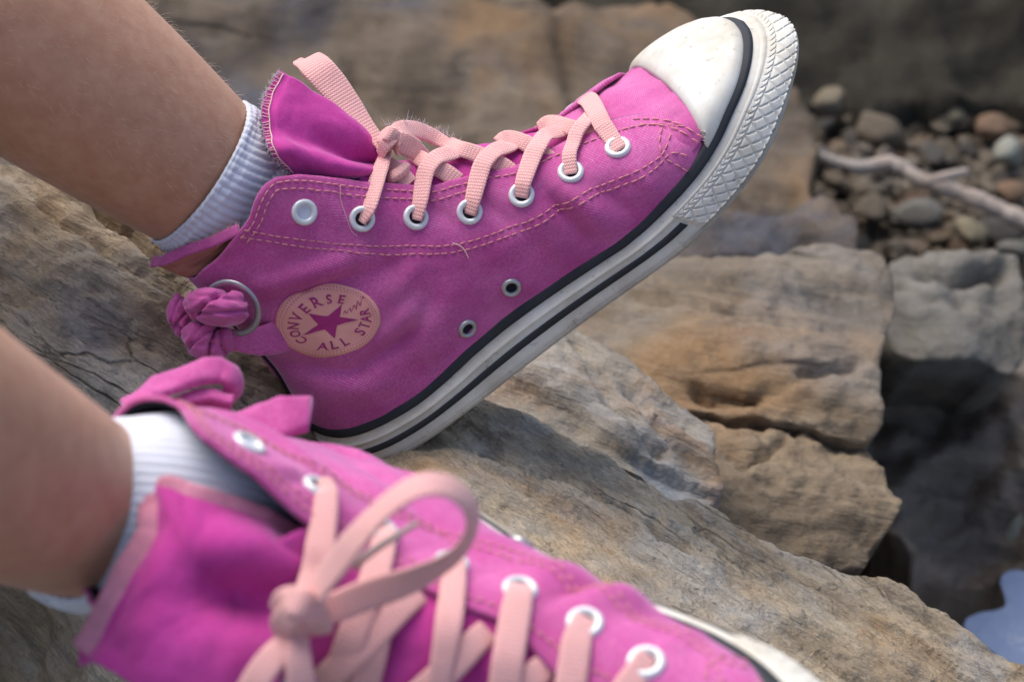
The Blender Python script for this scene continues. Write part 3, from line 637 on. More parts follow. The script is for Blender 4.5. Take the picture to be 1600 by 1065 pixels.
pl = lambda u, v: .0016*np.sin(v*9.5+.6)*np.exp(-((u-.25)/.3)**2)-.0045*np.exp(-((v-.42-.12*u)/.13)**2)*(1-.5*u)+.0022*np.exp(-((v-.72)/.12)**2)*(1-u*.4)
tA, GA, NA = sheet(A_, [[(602, 238, .008), (600, 247, .010), (597, 257, .011), (593, 268, .011), (588, 277, .010)],
                        [(556, 192, .010), (556, 216, .016), (554, 242, .020), (550, 266, .022), (544, 288, .020)],
                        [(500, 150, .012), (494, 184, .020), (490, 218, .026), (492, 252, .028), (496, 284, .024)],
                        [(456, 120, .014), (440, 156, .022), (436, 196, .030), (446, 238, .034), (470, 274, .028)],
                        [(437, 110, .014), (413, 152, .022), (409, 196, .030), (424, 240, .034), (454, 273, .029)]], .0013, M['satin'], rootA, 'tongue', wr=.0009, seed=4, pleat=pl)
def on_sheet(G, N, u, v, off):
    nu, nv = G.shape[:2]; i = np.clip(np.asarray(u)*(nu-1), 0, nu-1.001); j = np.clip(np.asarray(v)*(nv-1), 0, nv-1.001)
    a, b = i.astype(int), j.astype(int); f, g = (i-a)[:, None], (j-b)[:, None]
    L_ = lambda X: X[a, b]*(1-f)*(1-g)+X[a+1, b]*f*(1-g)+X[a, b+1]*(1-f)*g+X[a+1, b+1]*f*g
    return L_(G)+L_(N)*off
def overlock(s, G, N, parent, u_edge, u_in, nst, mt, rad=.00022, v0=.02, v1=.98):
    parts = []; v = np.linspace(v0, v1, 80); parts.append(tube(on_sheet(G, N, 0*v+u_in+.006*np.sin(v*40), v, .0003), rad*1.15, 5))
    for k in range(nst):
        x = v0+(v1-v0)*(k+RNG.uniform(-.25, .25))/nst; x2 = np.clip(x+RNG.uniform(-.012, .02), 0, 1)
        uu = np.linspace(u_in, u_edge, 5); vv = np.linspace(x, x2, 5); parts.append(tube(on_sheet(G, N, uu, vv, .0003), rad*.8, 4))
    V, F, _ = join(parts); o = make('edge_stitching', s.floc(V), F, M[mt], parent); tag(o, None, None, kind='stuff')
overlock(A_, GA, NA, tA, .995, .885, 34, 'thread_pale')
ed = GA[-1]; V, F, _ = whiskers(ed, 420, .0018, .00007, .9, 5, np.array([-.6, .1, .2])); tag(make('frayed_edge', A_.floc(V), F, M['fuzz'], tA), None, None, kind='stuff')
V, F, _ = whiskers(ed[25:], 260, .0016, .00009, .7, 6, np.array([-.8, -.3, -.5])); tag(make('frayed_edge', A_.floc(V), F, M['fuzz_dark'], tA), None, None, kind='stuff')
lp = spl(PP([(600, 196, .004), (640, 190, .0), (680, 202, -.004), (720, 222, -.006)]), 40)
V, F, _ = whiskers(lp, 110, .0032, .00006, 1.0, 8, np.array([0, .6, .3])); tag(make('lint', A_.floc(V), F, M['fuzz'], rootA), None, None, kind='stuff')
# loose thread hanging on the panel
ah_ = np.array([A_.hit(*q) for q in [(528, 292), (527, 315), (535, 340), (545, 360), (556, 370)]]); p_, _n = A_.on(ah_[:, 0], ah_[:, 1], 2.1)
V, F = tube(A_.local(spl(p_, 40)), .00011, 5); make('loose_thread', V, F, M['thread_pale'], rootA)
ah_ = np.array([A_.hit(*q) for q in [(706, 380), (718, 384), (726, 392), (731, 402)]]); p_, _n = A_.on(ah_[:, 0], ah_[:, 1], 2.2)
V, F = tube(A_.local(spl(p_, 40)), .00022, 5); make('loose_thread', V, F, M['thread_pale'], rootA)

# round patch with its print
SX = np.array([(550, 470), (905, 360), (1045, 525), (790, 675), (535, 690)])/6.658+[400, 420]
ang = np.radians(90-72*np.arange(5)); Un = np.stack([np.cos(ang), np.sin(ang), np.ones(5)], 1)
AFF = np.linalg.lstsq(Un, SX, rcond=None)[0]           # unit star -> photo position
RAD = 1.62                                             # patch radius in star radii
_pc = {}
def patch_pt(xy, off):
    """patch plane coordinates (star radius 1) -> shoe surface"""
    xy = np.atleast_2d(xy); px = np.c_[xy, np.ones(len(xy))]@AFF
    # ellipse of the patch measured on the photograph
    c0 = np.array([513, 498]); e1 = np.array([80.5, -8.0]); e2 = np.array([10., 54.])
    r = np.linalg.norm(xy, axis=1)
    M2 = AFF[:2]; # blend the star's own shear at the centre into the outline's ellipse at the rim
    R_ = np.linalg.qr(np.linalg.solve(M2, np.eye(2)))
    el = c0+ (M2_unit(xy)/RAD)@np.array([e1, e2]); w = np.clip((r/RAD), 0, 1)[:, None]**2
    px = px*(1-w)+el*w
    ha, hh = A_.hit(px[:, 0], px[:, 1], 1.0)
    p, n = A_.on(ha, hh, 1.5+off); return p
_U2, _s2, _V2 = np.linalg.svd(AFF[:2]); _E = np.array([[80.5, -8.0], [10., 54.]])
# rotation that best aligns unit patch axes with the measured ellipse axes
_best = min(np.linspace(0, 2*np.pi, 720), key=lambda t: min(np.linalg.norm(np.array([[math.cos(t), math.sin(t)], [-math.sin(t), math.cos(t)]])@_E/RAD-AFF[:2]), np.linalg.norm(np.array([[math.cos(t), math.sin(t)], [math.sin(t), -math.cos(t)]])@_E/RAD-AFF[:2])))
_c, _s = math.cos(_best), math.sin(_best); _RA, _RB = np.array([[_c, _s], [-_s, _c]]), np.array([[_c, _s], [_s, -_c]])
_RM = _RA if np.linalg.norm(_RA@_E/RAD-AFF[:2]) < np.linalg.norm(_RB@_E/RAD-AFF[:2]) else _RB
def M2_unit(xy): return np.asarray(xy)@_RM
nr_, na_ = 16, 90
pol = [(RAD*r*math.cos(t), RAD*r*math.sin(t)) for r in np.linspace(.02, 1, nr_) for t in np.linspace(0, 2*np.pi, na_, endpoint=False)]
offs = np.repeat([.45]*(nr_-2)+[.55, .62], na_)
pp = patch_pt(np.array(pol), offs).reshape(nr_, na_, 3)
rim = patch_pt(np.array(pol[-na_:])*1.012, -.4)[None]; pp = np.vstack([pp, rim])
patch = make('ankle_patch', A_.local(pp).reshape(-1, 3), gfaces(nr_+1, na_, cv=True)+[tuple(range(na_))], M['patch'], rootA)
def print_mesh(polys, name, off, sub=True):
    V, F, _ = join([(np.asarray(p_, float), t_) for p_, t_ in polys]); V = A_.local(patch_pt(V, off))
    return make(name, V, F, M['print'], patch, recalc=False)
# star: dense triangle fan so that it follows the cloth
stp = []
for k in range(10):
    r = 1.0 if k % 2 == 0 else .40; a0 = math.radians(90-36*k); stp.append((r*math.cos(a0), r*math.sin(a0)))
ring = arcres(np.array(stp+stp[:1]), 121)[:-1]; pts = [(0, 0)]+[tuple(ring[i]*f) for f in (.25, .5, .75, 1) for i in range(120)]
tri = [(0, 1+i, 1+(i+1) % 120) for i in range(120)]+[(1+k*120+i, 1+(k+1)*120+i, 1+(k+1)*120+(i+1) % 120, 1+k*120+(i+1) % 120) for k in range(3) for i in range(120)]
print_mesh([(pts, tri)], 'star', .62)
def glyph(ch, size):
    cu = bpy.data.curves.new('glyph', 'FONT'); cu.body = ch; cu.size = size; cu.align_x = 'CENTER'; cu.resolution_u = 3; cu.offset = .016*size
    ob = bpy.data.objects.new('glyph', cu); col.objects.link(ob); dg = bpy.context.evaluated_depsgraph_get(); me = bpy.data.meshes.new_from_object(ob.evaluated_get(dg))
    V = np.array([v.co[:2] for v in me.vertices]); F = [tuple(p.vertices) for p in me.polygons]
    bpy.data.objects.remove(ob); bpy.data.meshes.remove(me); bpy.data.curves.remove(cu); return V, F
SERIF = {'N': 'tl bl tr', 'V': 'tl tr', 'E': 'tl bl', 'R': 'tl bl br', 'A': 'bl br', 'L': 'tl bl', 'T': 'bc', 'O': '', 'C': '', 'S': ''}
def serif(V, F, ch):
    x0, y0 = V.min(0); x1, y1 = V.max(0); h = y1-y0; F = list(F)
    for c in SERIF[ch].split():
        x = {'l': x0+.04*h, 'r': x1-.04*h, 'c': (x0+x1)/2}[c[1]]; y = y1 if c[0] == 't' else y0; y_ = y-.07*h if c[0] == 't' else y+.07*h
        n = len(V); V = np.vstack([V, [(x-.13*h, y), (x+.13*h, y), (x+.13*h, y_), (x-.13*h, y_)]]); F.append((n, n+1, n+2, n+3))
    return V, F
letters = []
SZ = .47
for k, ch in enumerate('CONVERSE'):
    V, F = serif(*glyph(ch, SZ), ch); a0 = math.radians(90+84-152*k/7); r0 = 1.02
    ex, ey = np.array([math.sin(a0), -math.cos(a0)]), np.array([math.cos(a0), math.sin(a0)])
    q = ey*r0+V[:, :1]*ex*1.05+V[:, 1:]*ey*.92; letters.append((q, F))
for k, ch in enumerate('ALL STAR'):
    if ch == ' ': continue
    V, F = serif(*glyph(ch, SZ), ch); a0 = math.radians(-90-56+112*k/7); r0 = 1.37
    ex, ey = np.array([-math.sin(a0), math.cos(a0)]), -np.array([math.cos(a0), math.sin(a0)])
    q = -ey*r0+V[:, :1]*ex*1.05+V[:, 1:]*ey*.92; letters.append((q, F))
print_mesh(letters, 'lettering', .62)
dots = []
for rr, nn in ((1.455, 84), (1.53, 88)):
    for k in range(nn):
        t = 2*np.pi*(k+.5*(rr > 1.5))/nn; c = np.array([rr*math.cos(t), rr*math.sin(t)]); dots.append(([tuple(c+.017*np.array([math.cos(x), math.sin(x)])) for x in np.linspace(0, 2*np.pi, 6, endpoint=False)], [tuple(range(6))]))
tag(print_mesh(dots, 'dotted_border', .62), None, None, kind='stuff')
sgp = np.array([(536, 490), (539, 485), (541, 489), (545, 482), (547, 487), (551, 478), (553, 484), (556, 473), (559, 478), (562, 469), (565, 470)], float)
sg = crom(np.linalg.solve(AFF[:2].T, (sgp-AFF[2]).T).T*1.04, 60); tg = nrm(np.gradient(sg, axis=0)); nn_ = np.stack([-tg[:, 1], tg[:, 0]], 1)*np.array([.012*(1+.5*math.sin(k*.7)) for k in range(60)])[:, None]
print_mesh([(np.vstack([sg+nn_, sg-nn_]), [(i, i+1, 61+i, 60+i) for i in range(59)])], 'signature', .62)

# knotted strap with its ring at the heel of the far shoe
zq = .004
ring_c = P(363, 481, .031); th = np.linspace(0, 2*np.pi, 60, endpoint=False); ex = nrm(np.array([.9, -.25, .2])); ey = nrm(np.cross(np.array([.1, -.5, .86]), ex))
rp = ring_c+.0098*(np.cos(th)[:, None]*ex+np.sin(th)[:, None]*ey); T = nrm(np.roll(rp, -1, 0)-np.roll(rp, 1, 0)); nrmR = nrm(np.array([.1, -.5, .86])); rad_ = nrm(rp-ring_c)
ph = np.linspace(0, 2*np.pi, 10, endpoint=False); G = rp[:, None]+.0013*np.cos(ph)[None, :, None]*rad_[:, None]+.0009*np.sin(ph)[None, :, None]*nrmR
make('strap_ring', A_.floc(G.reshape(-1, 3)), gfaces(60, 10, cu=True, cv=True), M['steel'], rootA)
lump(A_, 'strap_knot', 344, 479, .037, 48, 31, .0100, -.15, M['canvas'], rootA, 11, .22, [(-.42, .0, 1.0, .34, .07), (.1, -.3, .35, .2, .08), (.3, .5, .1, .12, .1)])
lump(A_, 'strap_knot', 306, 478, .032, 18, 22, .006, .2, M['canvas'], rootA, 21, .2, [(0, 0, 1.3, .15, .2)])
lump(A_, 'strap_loop', 281, 492, .020, 18, 34, .007, .1, M['canvas'], rootA, 31, .2, [(.1, -.3, .5, .3, .07), (0, -.6, -.2, .24, .07), (0, .4, .9, .15, .07)])
lump(A_, 'strap_loop', 326, 531, .027, 43, 32, .009, -.12, M['canvas'], rootA, 41, .18, [(.25, 0, 1.45, .42, .06), (-.5, 0, 1.2, .2, .07), (.62, .2, 1.8, .3, .07), (-.1, .2, .9, .14, .06)])
V, F, uv = lace_px(A_, [(352, 528, 'z', .026), (376, 532, 'z', .0255), (402, 533, 'z', .0225), (428, 528, 'z', .0205), (448, 520, 'z', .0165)], [7, 8.6, 10.5, 12, 12.5], normal=(-.1, -.25, 1), n=40, th=.0018)
make('strap', V, F, M['canvas'], rootA, uv)
# turned-out back collar with its salmon lining
o_, G_, N_2 = sheet(A_, [[(240, 407, .010), (262, 402, .018), (300, 386, .026), (336, 374, .032), (374, 357, .035)],
                 [(248, 416, .010), (272, 416, .017), (306, 402, .024), (340, 388, .029), (372, 366, .030)],
                 [(272, 426, .008), (290, 434, .012), (314, 426, .017), (340, 408, .020), (366, 380, .022)]], .0012, M['salmon'], rootA, 'collar_lining', nu=30, nv=50, wr=.0006)
e_ = G_[0]; n0 = nrm(np.gradient(e_, axis=0))
V, F, uv = band(e_+np.array([0, -.0006, .0012]), .0042, .0016, (0, .3, 1)); c_ = make('collar_binding', A_.floc(V), F, M['canvas'], o_, uv)
V, F, _ = whiskers(e_+np.array([0, .0012, .001]), 200, .002, .00008, 1.0, 12, np.array([-.2, .7, .4])); tag(make('frayed_edge', A_.floc(V), F, M['thread_pale'], o_), None, None, kind='stuff')

# ------------------------------------------------------------------ near shoe: laces, bow, tongue, strap tails
B_ = shoeB; NB = (.0, .15, 1)
addlace(B_, rootB, [('e', 1, .55, .85), (500, 850, 'l', 6), (490, 900, 'l', 7), (466, 962, 'z', .268)], [5, 6.6, 7.4, 7.0, 5.5], normal=NB)
addlace(B_, rootB, [('e', 2, .25, .95), (585, 900, 'l', 4.5), (566, 950, 'l', 4.5), (540, 1020, 'l', 4), (520, 1090, 'l', 3)], [5, 7, 7.6, 7.6, 7.4, 7], normal=NB)
addlace(B_, rootB, [('e', 3, .25, .95), (702, 965, 'l', 4.5), (692, 1030, 'l', 4.5), (676, 1110, 'l', 4)], [5, 6.6, 7.0, 6.0, 6], normal=NB)
addlace(B_, rootB, [('e', 4, .3, .95), (797, 1008, 'l', 4.5), (790, 1060, 'l', 4.5), (780, 1130, 'l', 4)], [6, 7.8, 8, 8, 7.6], normal=NB)
addlace(B_, rootB, [('e', 5, .25, .95), (893, 1060, 'l', 4.5), (880, 1120, 'l', 4.5)], [6, 7.6, 7.8, 7.6], normal=NB)
addlace(B_, rootB, [('e', 6, .1, 1), (975, 1095, 'l', 4), (930, 1140, 'l', 4)], [6, 7.4, 7.4, 7.2], normal=NB)
for pts in ([(655, 925, 'l', -.5), (630, 945, 'l', 2.0), (580, 995, 'l', 3.4), (520, 1050, 'l', 4.0), (490, 1085, 'l', 4)],
            [(762, 985, 'l', -.5), (740, 1005, 'l', 2.0), (700, 1045, 'l', 3.2), (640, 1100, 'l', 4)],
            [(585, 905, 'l', 1.5), (592, 960, 'l', 2.6), (582, 1020, 'l', 2.6), (565, 1090, 'l', 2.6)],
            [(858, 1035, 'l', -.5), (830, 1060, 'l', 2.0), (780, 1110, 'l', 3.2)]):
    addlace(B_, rootB, pts, [6.5, 7.4, 7.6, 7.6], n=40, normal=NB)
addlace(B_, rootB, [(466, 968, 'z', .275), (500, 915, 'z', .283), (552, 846, 'z', .292), (610, 785, 'z', .298), (660, 757, 'z', .300), (705, 762, 'z', .297), (733, 790, 'z', .292), (735, 828, 'z', .286), (708, 868, 'z', .280), (650, 902, 'z', .276), (570, 930, 'z', .272), (500, 958, 'z', .272), (462, 972, 'z', .270)],
        [5.5, 7.2, 8.2, 8.2, 7.8, 7.4, 7.0, 6.8, 7.0, 7.6, 8.2, 7.6, 5], normal=[(-.3, .5, .75), (-.3, .5, .75), (-.3, .4, .8), (-.1, .7, .65), (.2, .7, .6), (.6, .5, .6), (.75, 0, .65), (.6, -.3, .7), (.2, -.2, .9), (.1, -.1, 1), (0, .1, 1)], n=120, nm='bow_loop')
addlace(B_, rootB, [(556, 884, 'z', .262), (572, 868, 'z', .268), (610, 842, 'z', .272), (652, 817, 'z', .274)], [2.4, 2.2, 2.0, 1.4], n=30, th=.0019, normal=NB, nm='lace_tip', mt='aglet')
lump(B_, 'bow_knot', 463, 966, .275, 29, 27, .006, -.5, M['lace'], rootB, 53, .16, [(0, .1, .6, .22, .2)])
addlace(B_, rootB, [(432, 958, 'z', .274), (448, 938, 'z', .283), (478, 944, 'z', .285), (498, 966, 'z', .278), (500, 988, 'z', .272)], [6, 7, 7.4, 7, 6], n=40, nm='bow_knot_wrap', normal=(.1, .3, 1))
addlace(B_, rootB, [(444, 1000, 'z', .272), (440, 975, 'z', .280), (458, 955, 'z', .2845), (486, 940, 'z', .281), (500, 925, 'z', .276)], [5, 6.4, 6.8, 6.4, 5.5], n=40, nm='bow_knot_wrap', normal=(-.2, .1, 1))
addlace(B_, rootB, [(455, 985, 'z', .275), (435, 1015, 'z', .279), (408, 1050, 'z', .281), (380, 1100, 'z', .281)], [5, 7, 7.5, 7.5], n=40, nm='lace_end', normal=(-.3, .1, 1))
addlace(B_, rootB, [(468, 990, 'z', .276), (466, 1020, 'z', .28), (470, 1060, 'z', .281), (478, 1110, 'z', .279)], [5, 6.4, 7, 7], n=40, nm='lace_end', normal=(.3, .1, 1))
plB = lambda u, v: -.011*np.exp(-((v-.58+.25*u)/.17)**2)*np.exp(-((u-.25)/.3)**2)+.003*np.exp(-((v-.28)/.14)**2)*np.exp(-((u-.2)/.35)**2)
tB, GB, NB_ = sheet(B_, [[(470, 842, .236), (474, 885, .248), (462, 930, .256), (446, 985, .262), (430, 1090, .266)],
                         [(400, 808, .243), (396, 862, .258), (380, 925, .264), (356, 1000, .268), (330, 1090, .270)],
                         [(318, 778, .250), (318, 845, .262), (294, 925, .266), (258, 1000, .268), (230, 1075, .268)],
                         [(266, 758, .250), (274, 822, .258), (240, 905, .262), (196, 985, .262), (164, 1042, .262)],
                         [(247, 762, .246), (244, 830, .252), (206, 908, .256), (162, 985, .256), (136, 1030, .254)]], .0016, M['satin'], rootB, 'tongue', wr=.0012, seed=14, pleat=plB)
overlock(B_, GB, NB_, tB, .99, .85, 40, 'thread_pale', .0006)
v_ = np.linspace(.01, .97, 60); V, F, uv = band(on_sheet(GB, NB_, 0*v_+.93, v_, .0008), .0125, .0012, (-.2, .1, 1)); make('tongue_binding', B_.floc(V), F, M['binding'], tB, uv)
v_ = np.linspace(.02, .95, 60); V, F = tube(on_sheet(GB, NB_, 0*v_+.985, v_, .0), .0011, 8); make('tongue_edge', B_.floc(V), F, M['binding'], tB)
u_ = np.linspace(.02, .99, 60); V, F, uv = band(on_sheet(GB, NB_, u_, 0*u_+.05, .0006), .0085, .0014, (0, .3, 1)); make('tongue_binding', B_.floc(V), F, M['binding'], tB, uv)
V, F, uv = band(spl(PP([(138, 1032, .254), (140, 1000, .250), (160, 968, .246), (190, 950, .246)]), 40), .006, .0022, (-.5, .2, .8)); make('tongue_edge', B_.floc(V), F, M['satin'], tB, uv)
# strap tails tied at the heel of the near shoe
def puff(s, pts, width, th, nm, normal=(0, .2, 1), parent=rootB, n=50, mt='canvas'):
    V, F, uv = lace_px(s, pts, width, normal=normal, n=n, th=th); 
    V = V+.0007*np.stack([fbm(V*140+9, 3), fbm(V*140+19, 3), fbm(V*140+29, 3)], 1); return make(nm, V, F, M[mt], parent, uv)
puff(B_, [(196, 636, 'z', .180), (238, 612, 'z', .176), (290, 590, 'z', .170), (336, 580, 'z', .166), (360, 587, 'z', .165), (366, 606, 'z', .163), (350, 622, 'z', .160)], [5, 8.2, 9.4, 9.2, 9.0, 8, 5], .004, 'strap_loop', normal=[(-.1, .9, .5), (-.1, .9, .5), (0, .8, .6), (.4, .7, .5), (.9, .2, .4), (.6, -.5, .6)])
puff(B_, [(240, 648, 'z', .176), (280, 628, 'z', .172), (322, 617, 'z', .170), (362, 624, 'z', .169)], [4, 4.5, 4.6, 4], .002, 'strap_loop', normal=(0, .8, .55))
puff(B_, [(246, 655, 'z', .172), (285, 640, 'z', .167), (325, 634, 'z', .165), (360, 638, 'z', .164)], [6, 8.6, 9.2, 8.0], .004, 'strap_loop', normal=(0, -.1, 1))
puff(B_, [(296, 676, 'z', .190), (350, 674, 'z', .190), (400, 664, 'z', .188), (440, 652, 'z', .186), (472, 647, 'z', .184), (483, 646, 'z', .184)], [5, 8, 11.5, 13.5, 13, 11.5], .0035, 'strap_end', normal=[(0, .7, .7), (0, .6, .75), (-.1, .5, .8), (-.2, .4, .85)])

# ------------------------------------------------------------------ the person's legs (one body) and socks
def loft(pts, rads, n, ns=40, start=0., end=1.):
    path = crom(np.array(pts), n); r = np.interp(np.linspace(0, 1, n), np.linspace(0, 1, len(rads)), rads); return path, r
legA_p = [A_.pt(38, -3, 60), A_.pt(36, -4, 90), P(314, 270, .008), P(212, 194, .018), P(110, 118, .028), P(-30, 15, .038), P(-220, -125, .046), P(-420, -270, .05)]
legA_r = [.018, .0215, .0296, .0342, .0378, .042, .044, .040]
legB_p = [B_.pt(36, 0, 50), B_.pt(33, 0, 78), P(134, 796, .222), P(58, 761, .242), P(-30, 722, .262), P(-200, 645, .295), P(-450, 530, .33), P(-800, 380, .36)]
legB_r = [.020, .0215, .0238, .0262, .0290, .034, .037, .038]
hipA, hipB = np.array([-.50, -.02, -.06]), np.array([-.52, -.06, .14])
thA = [legA_p[-1], (legA_p[-1]+hipA)/2+[-.0, .02, 0], hipA]; thB = [legB_p[-1], (legB_p[-1]+hipB)/2+[0, .02, 0], hipB]
parts = []
for p_, r_, t_ in ((legA_p, legA_r, thA), (legB_p, legB_r, thB)):
    path, r = loft(p_, r_, 120); parts.append(tube(path, r, 48))
    path, r = loft(t_, [r_[-1]*1.02, .052, .068], 30); parts.append(tube(path, r, 32))
path, r = loft([hipA-[.0, 0, .02], (hipA+hipB)/2, hipB+[0, 0, .02]], [.07, .085, .07], 20); parts.append(tube(path, r, 32))
V, F, _ = join(parts)
person = make('person', W(V), F, M['skin'])
rm = person.modifiers.new('r', 'REMESH'); rm.mode = 'VOXEL'; rm.voxel_size = .0032
sm = person.modifiers.new('s', 'SMOOTH'); sm.iterations = 6
dg = bpy.context.evaluated_depsgraph_get(); me = bpy.data.meshes.new_from_object(person.evaluated_get(dg)); person.modifiers.clear(); person.data = me
me.polygons.foreach_set('use_smooth', [True]*len(me.polygons)); me.materials.clear(); me.materials.append(M['skin'])
tag(person, 'bare tanned legs of a seated person stretched over the rock, wearing short white socks', 'person')
def sock(pts, rads, nm, nr=62, amp=.00055):
    n, ns = 90, nr*8; path, r = loft(pts, rads, n); T = nrm(np.gradient(path, axis=0)); B = nrm(np.cross(T, [.3, .2, 1])); N = np.cross(B, T)
    th = np.linspace(0, 2*np.pi, ns, endpoint=False); sl = np.linspace(0, 1, n)
    rib = amp*np.abs(np.sin(th*nr/2))[None]*np.ones((n, 1)); slack = .0007*fbm(np.stack([np.cos(th)[None]*1.5+0*sl[:, None], np.sin(th)[None]*1.5+0*sl[:, None], sl[:, None]*7+0*th[None]], -1), 3)
    lip = np.where(sl < .03, -.0012*(1-sl/.03), 0)[:, None]
    R = (r[:, None]+rib+slack+lip)
    V = path[:, None]+R[..., None]*(np.cos(th)[None, :, None]*N[:, None]+np.sin(th)[None, :, None]*B[:, None])
    o = make(nm, W(V.reshape(-1, 3)), gfaces(n, ns, cv=True), M['sock'], person); return o
sA = sock([P(310, 267, .0083), P(330, 280, .006), P(352, 294, .003), A_.pt(36, -4, 88), A_.pt(38, -4, 66)], [.0303, .0308, .0300, .0225, .019], 'sock')
sB = sock([P(129, 794, .2235), P(146, 801, .217), P(160, 806, .21), B_.pt(32, 0, 82), B_.pt(36, 0, 60)], [.0250, .0258, .0262, .0262, .023], 'sock', amp=.00028)
# fine hair on the shin of the far leg
hp = []
r_ = np.random.default_rng(3); path, rr = loft(legA_p, legA_r, 120); T = nrm(np.gradient(path, axis=0)); B = nrm(np.cross(T, [.3, .2, 1])); N = np.cross(B, T)
for k in range(1300):
    i = r_.integers(34, 84); a = r_.uniform(0, 2*np.pi); d = math.cos(a)*N[i]+math.sin(a)*B[i]
    if d[2] < -.45 or d[1] < -.5: continue
    p0 = path[i]+d*rr[i]*.995; l = r_.uniform(.002, .0055); dr = nrm(-T[i]*.8+d*.55+r_.normal(size=3)*.25); e = nrm(r_.normal(size=3))
    hp.append(tube(crom(np.array([p0, p0+dr*l*.5, p0+dr*l*.8-d*l*.2+e*l*.2]), 4), .000035*np.array([1, 1, .8, .3]), 3, cap=False))
V, F, _ = join(hp); tag(make('leg_hair', W(V), F, M['hair'], person), None, None, kind='stuff')
M['shorts'] = plain('shorts_cloth', (.10, .14, .25), .9, .1, 60, .3)
parts = []
for t_ in (thA, thB):
    path, r = loft([t_[1], (t_[1]+t_[2])/2, t_[2]], [.062, .068, .076], 20); parts.append(tube(path, r, 32))
path, r = loft([hipA-[.0, 0, .03], (hipA+hipB)/2+[0, .01, 0], hipB+[0, 0, .03]], [.078, .094, .078], 20); parts.append(tube(path, r, 32))
V, F, _ = join(parts); make('shorts', W(V), F, M['shorts'], person)

# ------------------------------------------------------------------ rocks
def wv(v): v = np.asarray(v, float); return tuple(v[0]*FX+v[1]*FY+v[2]*FZ)
def tps(pts):
    pts = np.array(pts, float); X = pts[:, :2]/300; n = len(X); d = np.linalg.norm(X[:, None]-X[None], axis=-1)
    k = lambda r: np.where(r > 0, r*r*np.log(r+1e-9), 0); A = np.zeros((n+3, n+3)); A[:n, :n] = k(d)+np.eye(n)*.02; A[:n, n] = 1; A[:n, n+1:] = X; A[n, :n] = 1; A[n+1:, :n] = X.T
    w = np.linalg.solve(A, np.r_[pts[:, 2], 0, 0, 0])
    def f(q):
        q = np.asarray(q, float)/300; r = np.linalg.norm(q[:, None]-X[None], axis=-1); return k(r)@w[:n]+w[n]+q@w[n+1:]
    return f
def strata(p, axis, sp, amp, seed, blocky=0.0):
    """stepped layers across axis (frame space), p in metres"""
    n = nrm(np.array(axis, float)); s = p@n/sp+1.1*fbm(p/(sp*9)+seed, 3)
    i = np.floor(s).astype(int); f = s-i; h0 = _g[(i*7+seed) % 512, 0]; h1 = _g[((i+1)*7+seed) % 512, 0]
    return amp*(h0+(h1-h0)*sstep(.72, 1.0, f))
